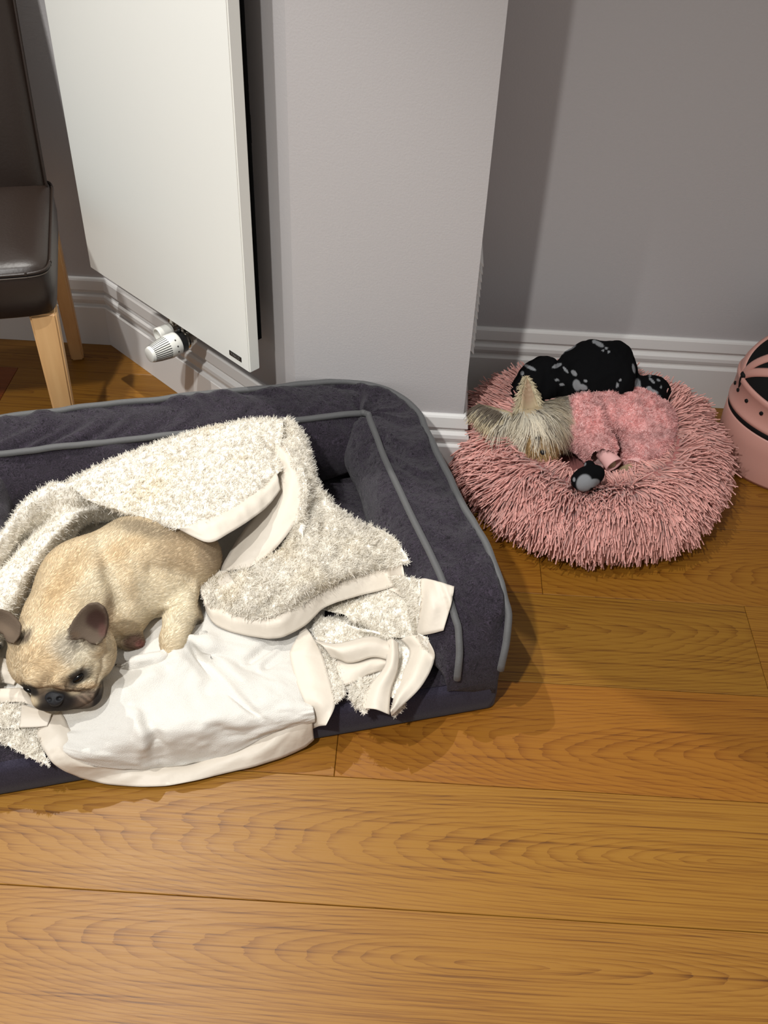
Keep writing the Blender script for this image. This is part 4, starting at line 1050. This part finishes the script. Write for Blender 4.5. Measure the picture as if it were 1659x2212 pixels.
    blob(215, 1495, 9, 34, dark, .95, .35, .6); blob(88, 1500, 22, 14, (.13, .09, .06), .8, .5)
    blob(164, 1464, 32, 15, dark, .97, -.60, .5); blob(62, 1490, 24, 12, dark, .97, .45, .5); blob(134, 1474, 14, 14, (.34, .24, .14), .6); blob(100, 1470, 12, 18, (.30, .2, .11), .5)
    blob(165, 1490, 40, 5, (.10, .07, .05), .8, .1, .6)
    keep = C.copy()
    for x, y, z, rx, ry, an in ((194, 1346, .262, 60, 50, -.80), (0, 1350, .252, 66, 40, .4)):
        blob(x, y, rx, ry, brown, .96, an, .25, False)
        near = np.clip(((V-px(x, y, z))@(-AW)+.016)/.010, 0, 1)[:, None]; C = keep*(1-near)+C*near; keep = C.copy()
    blob(208, 1338, 22, 22, (.030, .012, .010), .85, -.8, .6); blob(222, 1362, 10, 14, (.10, .045, .038), .7); blob(8, 1358, 30, 10, (.14, .10, .07), .7, .6)
    blob(160, 1372, 12, 8, (.10, .065, .04), .6)
    blob(290, 1388, 26, 18, (.10, .045, .035), .9, 0, .6); blob(302, 1392, 9, 8, (.34, .15, .13), .8); blob(432, 1350, 14, 14, (.03, .02, .02), .8); blob(436, 1368, 12, 12, (.42, .24, .11), .8)
    blob(122, 1514, 42, 22, (.016, .014, .014), .9, -.1, .6); blob(185, 1484, 26, 7, (.48, .34, .2), .7, -.1); blob(128, 1484, 20, 6, (.40, .27, .15), .6, .1)
    for yy in (1486, 1492): blob(160, yy, 46, 2.6, (.05, .035, .025), .7, .12, .5)
    C = np.clip(C, .004, 1)
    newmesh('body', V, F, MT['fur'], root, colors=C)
    for x, y, r, ang, ax in ((165, 1465, 17, .60, .5), (62, 1490, 13, -.45, .5)):
        p, n = H(x, y); mm = mpp(x, y, .17)
        Vn, Fn = lathe([(-1+.002, .02)]+[(-math.cos(t), math.sin(t)) for t in np.linspace(.2, math.pi-.2, 12)]+[(.998, .02)], (0, 0, 0), (0, 0, 1), 20)
        Rm = cam_rot(ang); Vn = (Vn*np.array([r*1.05, r*.50, r*.5])*mm)@Rm.T+p-unit(CAMP-p)*r*.20*mm
        newmesh('eye', Vn, Fn, MT['eye'], root)
    # nose pad with nostrils
    p, n = H(119, 1505); mm = mpp(119, 1505, .15); p = p-unit(CAMP-p)*2*mm
    Sn = SDF(p-.04, p+.04, .0011); Rn = cam_rot(.12)
    Sn.ell(p, np.array([23, 14, 9])*mm, Rn, .003); Sn.ell(p+Rn@(np.array([0, -9, 3])*mm), np.array([15, 11, 8])*mm, Rn, .004)
    for sx in (-1, 1): Sn.ell(p+Rn@(np.array([sx*11, -4, 8])*mm), np.array([6, 4, 6])*mm, Rn, .002, True)
    Sn.cone(p+Rn@(np.array([0, 0, 12])*mm), p+Rn@(np.array([0, -22, 10])*mm), 1.5*mm, 1.5*mm, .002, True)
    Vn, Fn = Sn.mesh(1); newmesh('nose', Vn, Fn, MT['nose'], root)
    # short coat
    rng = np.random.default_rng(5); n = 70000
    seen = (np.einsum('ij,ij->i', N, unit(CAMP-V)) > -.35).astype(float)
    mask = np.clip((C.mean(1)-.10)/.12, 0, 1)*np.clip((1490-PX_[:, 1]+.15*(PX_[:, 0]-120))/10, .05, 1)
    P, Q, Cc = sample_surface(V, F, N, n, rng, extra=C, weight=seen*mask+1e-6)
    back = unit(px(420, 1180, .16)-px(130, 1480, .16)); fl = back+.35*np.stack([fbm(P*25, 2, 71), fbm(P*25, 2, 72), fbm(P*25, 2, 73)], 1)+np.array([0, 0, -.25])
    fl = unit(fl-Q*np.einsum('ij,ij->i', fl, Q)[:, None]); d = unit(fl+Q*.20+rng.normal(size=(n, 3))*.10)
    ln = (.0060*(.6+.7*rng.random(n)))[:, None]; t = np.array([0, .55, 1.])
    pth = P[:, None]+d[:, None]*(ln*t)[..., None]-Q[:, None]*(ln*.16*t**2)[..., None]
    v, f, c = strands(pth, .00036, .00010, 1, np.clip(Cc*(.82+.36*rng.random((n, 1))), 0, 1), Q)
    ob = newmesh('coat', v, f, MT['coat_fibre'], root, colors=c); tag(ob, kind='stuff')
frenchie()

# ------------------------------------------------------------------ black fleece blanket with pale paw print
MT['black_fleece'] = mat('black_print_fleece', (.01, .01, .01), .95, spec=.04, vcol=True); noise_bump(MT['black_fleece'], 600, .0008, .5)
def black_blanket():
    root = empty('printed_blanket', tuple(px(1290, 850, .12)), 'black fleece blanket with pale grey paw print bunched in the pink donut bed', 'blanket')
    prints = [(1225, 752, 30, 9, -.35), (1212, 758, 12, 12, 0), (1294, 743, 18, 7, .5), (1284, 738, 8, 6, 0), (1303, 757, 4, 3, 0), (1310, 752, 5, 4, 0), (1315, 760, 4, 4, 0), (1203, 790, 17, 6, -.4), (1222, 799, 4, 13, -.7), (1240, 806, 12, 7, .8),
              (1369, 796, 5, 15, -.2), (1378, 834, 10, 24, -.1), (1333, 832, 4, 9, .1), (1340, 821, 3, 5, .3), (1246, 832, 13, 18, -.2), (1258, 836, 17, 9, .3), (1265, 823, 6, 4, .2), (1203, 821, 8, 4, 0), (1214, 831, 8, 4, .1), (1145, 794, 22, 5, .45), (1128, 806, 6, 7, 0),
              (1408, 822, 14, 4, .8), (1422, 821, 6, 4, .5), (1428, 836, 3, 5, 0), (1408, 846, 22, 8, .25), (1402, 840, 10, 8, .2), (1421, 858, 10, 6, -.4), (1404, 812, 4, 3, 0), (1395, 856, 10, 5, .2), (1300, 726, 9, 4, -.2)]
    def finish(S, name, prints, wr):
        V, F = S.mesh(2); N = vnormals(V, F)
        V = V+N*(wr*fbm(V*np.array([26, 26, 14]), 3, 91))[:, None]; N = vnormals(V, F)
        Q = project(V); C = np.tile([[.0045, .0045, .005]], (len(V), 1)); fc = np.einsum('ij,ij->i', N, unit(CAMP-V)) > .02
        for x, y, rx, ry, an in prints:
            c, s = math.cos(an), math.sin(an); d = Q-np.array([x, y]); a = (d[:, 0]*c+d[:, 1]*s)/rx; b = (-d[:, 0]*s+d[:, 1]*c)/ry
            w = np.clip((1.08-np.sqrt(a*a+b*b))*5, 0, 1)*fc; C = C*(1-w[:, None])+np.array([.21, .215, .225])*w[:, None]
        newmesh(name, V, F, MT['black_fleece'], root, colors=C)
    c0 = px(1290, 815, .19)
    S = SDF(c0-[.22, .15, .15], c0+[.22, .13, .15], .0025); B = sp
    m = mpp(1290, 800, .2)
    S.ell(px(1285, 815, .195), np.array([88, 78, 78])*m, None, .02)
    S.ell(px(1320, 818, .195), np.array([58, 78, 72])*m, None, .02)
    p, r = B(1170, 826, .185, 54); S.ell(p, r, k=.010)
    p, r = B(1146, 842, .175, 42); S.ell(p, r, k=.012)
    p, r = B(1402, 848, .175, 43); S.ell(p, r, k=.010)
    S.chain([B(1150, 862, .14, 40), B(1290, 862, .14, 60), B(1410, 872, .14, 40)], .02)
    S.cone(*[px(1208, 765, .25), px(1232, 830, .22)], .006, .006, .012, True); S.cone(px(1372, 780, .24), px(1382, 850, .2), .006, .006, .01, True)
    S.cone(px(1224, 770, .26), px(1228, 740, .275), .004, .004, .012, True)
    finish(S, 'bunched_cloth', [(x, y, rx*.66, ry*.7, an) for x, y, rx, ry, an in prints], .0055)
    c1 = px(1270, 1030, .168); S = SDF(c1-.06, c1+.06, .0018); m = mpp(1270, 1030, .17); R = cam_rot(.35)
    S.ell(c1, np.array([38, 25, 22])*m, R, .006); S.ell(px(1262, 1038, .170), np.array([27, 24, 20])*m, R, .008); S.ell(px(1274, 1008, .168), np.array([12, 14, 12])*m, R, .006)
    finish(S, 'blanket_corner', [(1262, 1044, 17, 20, .3), (1280, 1044, 16, 9, -.3), (1262, 1002, 4, 5, 0), (1240, 1036, 3, 5, 0)], .001)
black_blanket()

# ------------------------------------------------------------------ yorkshire terrier in a pink suit
MT['suit'] = mat('pink_fleece', (.62, .32, .30), .9, spec=.12, sheen=.3, vcol=True)
MT['suit_fibre'] = fibre(mat('pink_fleece_fibre', (.6, .3, .3), .9, spec=.1, vcol=True), .40)
MT['suit_rib'] = mat('pink_rib_knit', (.70, .40, .38), .85, spec=.12)
MT['terrier'] = mat('terrier_coat', (.5, .4, .25), .55, spec=.3, vcol=True)
MT['hair_fibre'] = fibre(mat('terrier_hair', (.5, .4, .25), .45, spec=.35, vcol=True), .35)
def yorkie():
    root = empty('yorkshire_terrier', tuple(px(1300, 950, .06)), 'small cream haired terrier in a pink fleece suit asleep in the donut bed', 'dog')
    B = sp
    # dog itself: head, neck, slim trunk and paws
    c0 = px(1290, 930, .13); S = SDF(c0-[.30, .14, .10], c0+[.22, .16, .13], .0026)
    S.chain([B(1150, 918, .172, 46), B(1215, 905, .150, 40), B(1290, 905, .130, 46), B(1395, 915, .120, 44)], .02)
    p, r = B(1155, 935, .168, 44); S.ell(p, r, k=.02)
    S.chain([B(1160, 945, .165, 30), B(1172, 968, .152, 20)], .012)
    S.chain([B(1290, 950, .13, 22), B(1312, 985, .125, 13), B(1320, 1000, .122, 11)], .01)
    S.chain([B(1395, 950, .12, 24), B(1375, 1005, .112, 14), B(1350, 1022, .108, 11)], .01)
    p, r = B(1350, 1020, .108, 14); S.ell(p, r, k=.01)
    # ears
    def earc(base, tip, w, face):
        a = np.array(px(*base)); b = np.array(px(*tip)); L_ = b-a
        ex = unit(L_); ez = unit(face-ex*(face@ex)); ey = np.cross(ez, ex)
        for t in np.linspace(0, 1, 9):
            S.ell(a+L_*t, (.010*(1-t)+.003, w*(1-t)**.8+.002, .0055*(1-t)+.0018), np.stack([ex, ey, ez], 1), .004)
        for t in np.linspace(.05, .8, 7):
            S.ell(a+L_*t+ez*.006, (.010*(1-t)+.001, w*.68*(1-t), .0055), np.stack([ex, ey, ez], 1), .003, True)
    tocam = unit(CAMP-px(1150, 900, .18))
    earc((1143, 885, .205), (1137, 803, .268), .021, tocam+.2*AR)
    earc((1092, 908, .190), (1030, 872, .208), .019, tocam+.3*AU)
    V, F = S.mesh(1); N = vnormals(V, F); Q = project(V)
    C = np.tile([[.40, .31, .19]], (len(V), 1))
    def blob(x, y, rx, ry, col, amt, ang=0):
        nonlocal C
        d = Q-np.array([x, y]); c, s = math.cos(ang), math.sin(ang); a = (d[:, 0]*c+d[:, 1]*s)/rx; b = (-d[:, 0]*s+d[:, 1]*c)/ry
        w = amt/(1+np.exp((np.sqrt(a*a+b*b)-1)*8)); C = C*(1-w[:, None])+np.array(col)*w[:, None]
    blob(1141, 840, 15, 36, (.30, .19, .12), .8, .05); blob(1060, 890, 34, 14, (.10, .075, .05), .8, .5); blob(1345, 1022, 40, 14, (.20, .14, .08), .8)
    newmesh('body', V, F, MT['terrier'], root, colors=C)
    p = px(1161, 944, .2); H = Hit(V, F)
    p, n = H(1161, 946); Vn, Fn = lathe([(-.001, .003)]+[(.002-.006*math.cos(t), .006*math.sin(t)) for t in np.linspace(.4, math.pi-.3, 8)], p, n, 14); newmesh('eye', Vn, Fn, MT['eye'], root)
    p, n = H(1172, 975); Vn, Fn = lathe([(-.004, .005), (.002, .007), (.006, .006), (.008, .003)], p, n, 14); newmesh('nose', Vn, Fn, MT['nose'], root)
    # suit
    c0 = px(1335, 915, .13); S = SDF(c0-[.19, .13, .10], c0+[.19, .15, .13], .0024)
    S.chain([B(1252, 912, .150, 52), B(1310, 898, .150, 58), B(1370, 902, .146, 58), B(1398, 915, .140, 56)], .02)
    p, r = B(1272, 905, .148, 60); S.ell(p, r, k=.015); p, r = B(1397, 920, .138, 60); S.ell(p, r, k=.012)
    S.chain([B(1262, 930, .148, 48), B(1292, 965, .140, 36), B(1312, 985, .134, 24)], .012)
    S.chain([B(1402, 935, .135, 54), B(1400, 960, .130, 50), B(1378, 985, .120, 34)], .012)
    V, F = S.mesh(0); H2 = Hit(V, F); m = mpp(1330, 920, .15)
    def groove(pts, r, lift, k):
        L_ = [H2(x, y)[0]+unit(CAMP-H2(x, y)[0])*lift*m for x, y in pts]
        for a, b in zip(L_[:-1], L_[1:]): S.cone(a, b, r*m, r*m, k, True)
    groove([(1308, 858), (1318, 890), (1326, 925), (1334, 960), (1338, 995)], 11, 3, .008); groove([(1340, 870), (1332, 900), (1328, 930)], 8, 3, .010)
    groove([(1350, 875), (1375, 862), (1400, 866)], 7, 3, .012); groove([(1265, 955), (1282, 925), (1290, 905)], 7, 3, .012); groove([(1345, 900), (1352, 880), (1348, 862)], 6, 3, .01)
    V, F = S.mesh(1); N = vnormals(V, F)
    tone = lambda P: np.clip(np.array([[.84, .52, .50]])*(1+.16*fbm(P*55, 2, 81)[:, None]), 0, 1)
    suit = newmesh('suit', V, F, MT['suit'], root, colors=tone(V)*.8)
    rng = np.random.default_rng(9); n = 46000
    seen = (np.einsum('ij,ij->i', N, unit(CAMP-V)) > -.3).astype(float)+1e-6
    P, Qn = sample_surface(V, F, N, n, rng, weight=seen)
    cl = .8*np.stack([fbm(P*190, 2, 83), fbm(P*190, 2, 84), fbm(P*190, 2, 85)], 1); fi = rng.normal(size=P.shape)
    d = unit(Qn*.8+cl*.8+fi*.3); t = np.array([0, .5, 1.]); ln = (.0046*(.6+.8*rng.random(n)))[:, None]
    pth = P[:, None]+d[:, None]*(ln*t)[..., None]+unit(cl[:, ::-1]+[0, 0, -.4])[:, None]*(ln*.35*t**2)[..., None]
    v, f, c = strands(pth, .00065, .0003, 1, tone(P)*(.94+.2*rng.random((n, 1))), Qn)
    ob = newmesh('suit_pile', v, f, MT['suit_fibre'], suit, colors=np.clip(c, 0, 1)); tag(ob, kind='stuff')
    # rib cuffs
    a = px(1306, 978, .136); b = px(1326, 1004, .128); d = unit(b-a); Ln = np.linalg.norm(b-a)
    Vn, Fn = lathe([(-.004, .018), (Ln*.5, .0172), (Ln, .0188), (Ln+.002, .0180), (Ln, .0165), (Ln*.4, .0150), (0, .0145)], a, d, 28, cap=False); newmesh('cuff', Vn, Fn, MT['suit_rib'], root)
    a = px(1384, 985, .120); b = px(1371, 1010, .112); d = unit(b-a); Ln = np.linalg.norm(b-a)
    Vn, Fn = lathe([(-.004, .024), (Ln*.5, .0245), (Ln, .0240), (Ln+.002, .0230), (Ln, .021), (0, .019)], a, d, 28, cap=False); newmesh('cuff', Vn, Fn, MT['suit_rib'], root)
    # long head hair
    rng = np.random.default_rng(17); n = 9500
    Vb = V; V2 = np.array([v.co for v in [o for o in root.children if o.name.startswith('body')][0].data.vertices]); 
    ob = [o for o in root.children if o.name.startswith('body')][0]; F2 = np.array([list(p.vertices) for p in ob.data.polygons]); N2_ = vnormals(V2, F2); Q2 = project(V2)
    on_ear = ((Q2[:, 1] < 884) & (Q2[:, 0] > 1105) & (Q2[:, 0] < 1166)) | (Q2[:, 0] < 1082)
    w = ((Q2[:, 0] < 1232) & ~on_ear).astype(float)+1e-9
    P, Nn = sample_surface(V2, F2, N2_, n, rng, weight=w); Qp = project(P)
    cl = np.stack([fbm(P*34, 2, 96), fbm(P*34, 2, 97), fbm(P*34, 2, 98)], 1); fi = rng.normal(size=(n, 3))
    gx = np.clip((Qp[:, 0]-1128-(Qp[:, 1]-890)*.35)/52, -1.3, 1.3); gx = np.where(np.abs(gx) < .25, gx*2.2, gx)
    dir2 = np.stack([gx, .50+.35*(1-np.abs(gx)*.6)], 1)
    d3 = unit(dir2[:, :1]*AR-dir2[:, 1:]*AU); d3 = unit(d3-Nn*np.einsum('ij,ij->i', d3, Nn)[:, None]*.8)
    d3 = unit(d3+Nn*.26+fi*.07+.30*cl)
    ln = (.046*(.35+.8*rng.random(n)))[:, None]; t = np.linspace(0, 1, 7)
    side = unit(np.cross(d3, Nn))*(fbm(P*45, 2, 99)[:, None])
    ph = 6.28*fbm(P*25, 2, 87)[:, None]
    pth = P[:, None]+d3[:, None]*(ln*t)[..., None]+(np.array([0, 0, -1.])*.42+side*.5)[:, None]*(ln*t**2)[..., None]+unit(np.cross(d3, Nn))[:, None]*(.0028*np.sin(t[None]*5.5+ph)*t[None])[..., None]
    gold = np.array([.55, .37, .17]); drk = np.array([.10, .075, .055]); base = np.tile([[.93, .85, .69]], (n, 1))
    right = np.clip((Qp[:, :1]-1135)/50, 0, 1); low = np.clip((Qp[:, 1:]-900)/40, 0, 1)
    base = base*(1-.75*right*low)+gold*.75*right*low
    clump = fbm(P*70, 2, 88)[:, None]
    dk = (rng.random((n, 1)) < .07+.14*(clump > .35)); base = np.where(dk, drk+.1*rng.random((n, 1)), base*(.80+.30*rng.random((n, 1))+.10*clump))
    mz = (Qp[:, 0] > 1138) & (Qp[:, 0] < 1205) & (Qp[:, 1] > 930)
    pth[mz] = P[mz][:, None]+(pth[mz]-P[mz][:, None])*.60; base[mz] = gold*(.7+.6*rng.random((mz.sum(), 1)))
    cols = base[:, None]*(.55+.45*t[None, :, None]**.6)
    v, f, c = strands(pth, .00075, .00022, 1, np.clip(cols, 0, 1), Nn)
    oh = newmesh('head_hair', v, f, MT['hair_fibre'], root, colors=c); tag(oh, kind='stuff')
    # tufts on the folded ear
    m_ = 900; k = rng.random(m_); a = px(1088, 908, .192); b = px(1036, 876, .208); sd = rng.uniform(-1, 1, m_)
    P = a+(b-a)*k[:, None]+AU*(sd*.014*(1-k*.7))[:, None]+tocam*.003
    d = unit(-AR*(.5+.5*k)[:, None]+AU*(-.55+.25*sd)[:, None]+rng.normal(size=(m_, 3))*.16+tocam*.15); ln = (.030*(.4+.8*rng.random(m_)))[:, None]
    pth = P[:, None]+d[:, None]*(ln*t)[..., None]+np.array([0, 0, -.5])*(ln*t**2)[..., None]
    cb2 = np.where(sd[:, None] > .15, [[.16, .125, .09]], [[.72, .62, .42]])*(.7+.5*rng.random((m_, 1)))
    v, f, c = strands(pth, .0008, .0003, 1, cb2, np.tile(tocam, (m_, 1))); oe = newmesh('ear_hair', v, f, MT['hair_fibre'], root, colors=c); tag(oe, kind='stuff')
    # fringe along the upright ear
    m_ = 420; k = rng.random(m_); a = px(1143, 885, .205); b = px(1137, 803, .268); sd = rng.choice([-1., 1.], m_)
    P = a+(b-a)*k[:, None]*.85+AR*(sd*.020*(1-k)**.8)[:, None]+tocam*.002
    d = unit(AR*(sd*.5)[:, None]+AU*(-.5+.9*k)[:, None]+rng.normal(size=(m_, 3))*.25+tocam*.2); ln = (.020*(.5+.8*rng.random(m_))*(1-.5*k))[:, None]
    pth = P[:, None]+d[:, None]*(ln*t)[..., None]+np.array([0, 0, -.5])*(ln*t**2)[..., None]
    v, f, c = strands(pth, .0008, .0003, 1, np.array([[.72, .62, .42]])*(.6+.5*rng.random((m_, 1))), np.tile(tocam, (m_, 1))); oe = newmesh('ear_hair', v, f, MT['hair_fibre'], root, colors=c); tag(oe, kind='stuff')
yorkie()
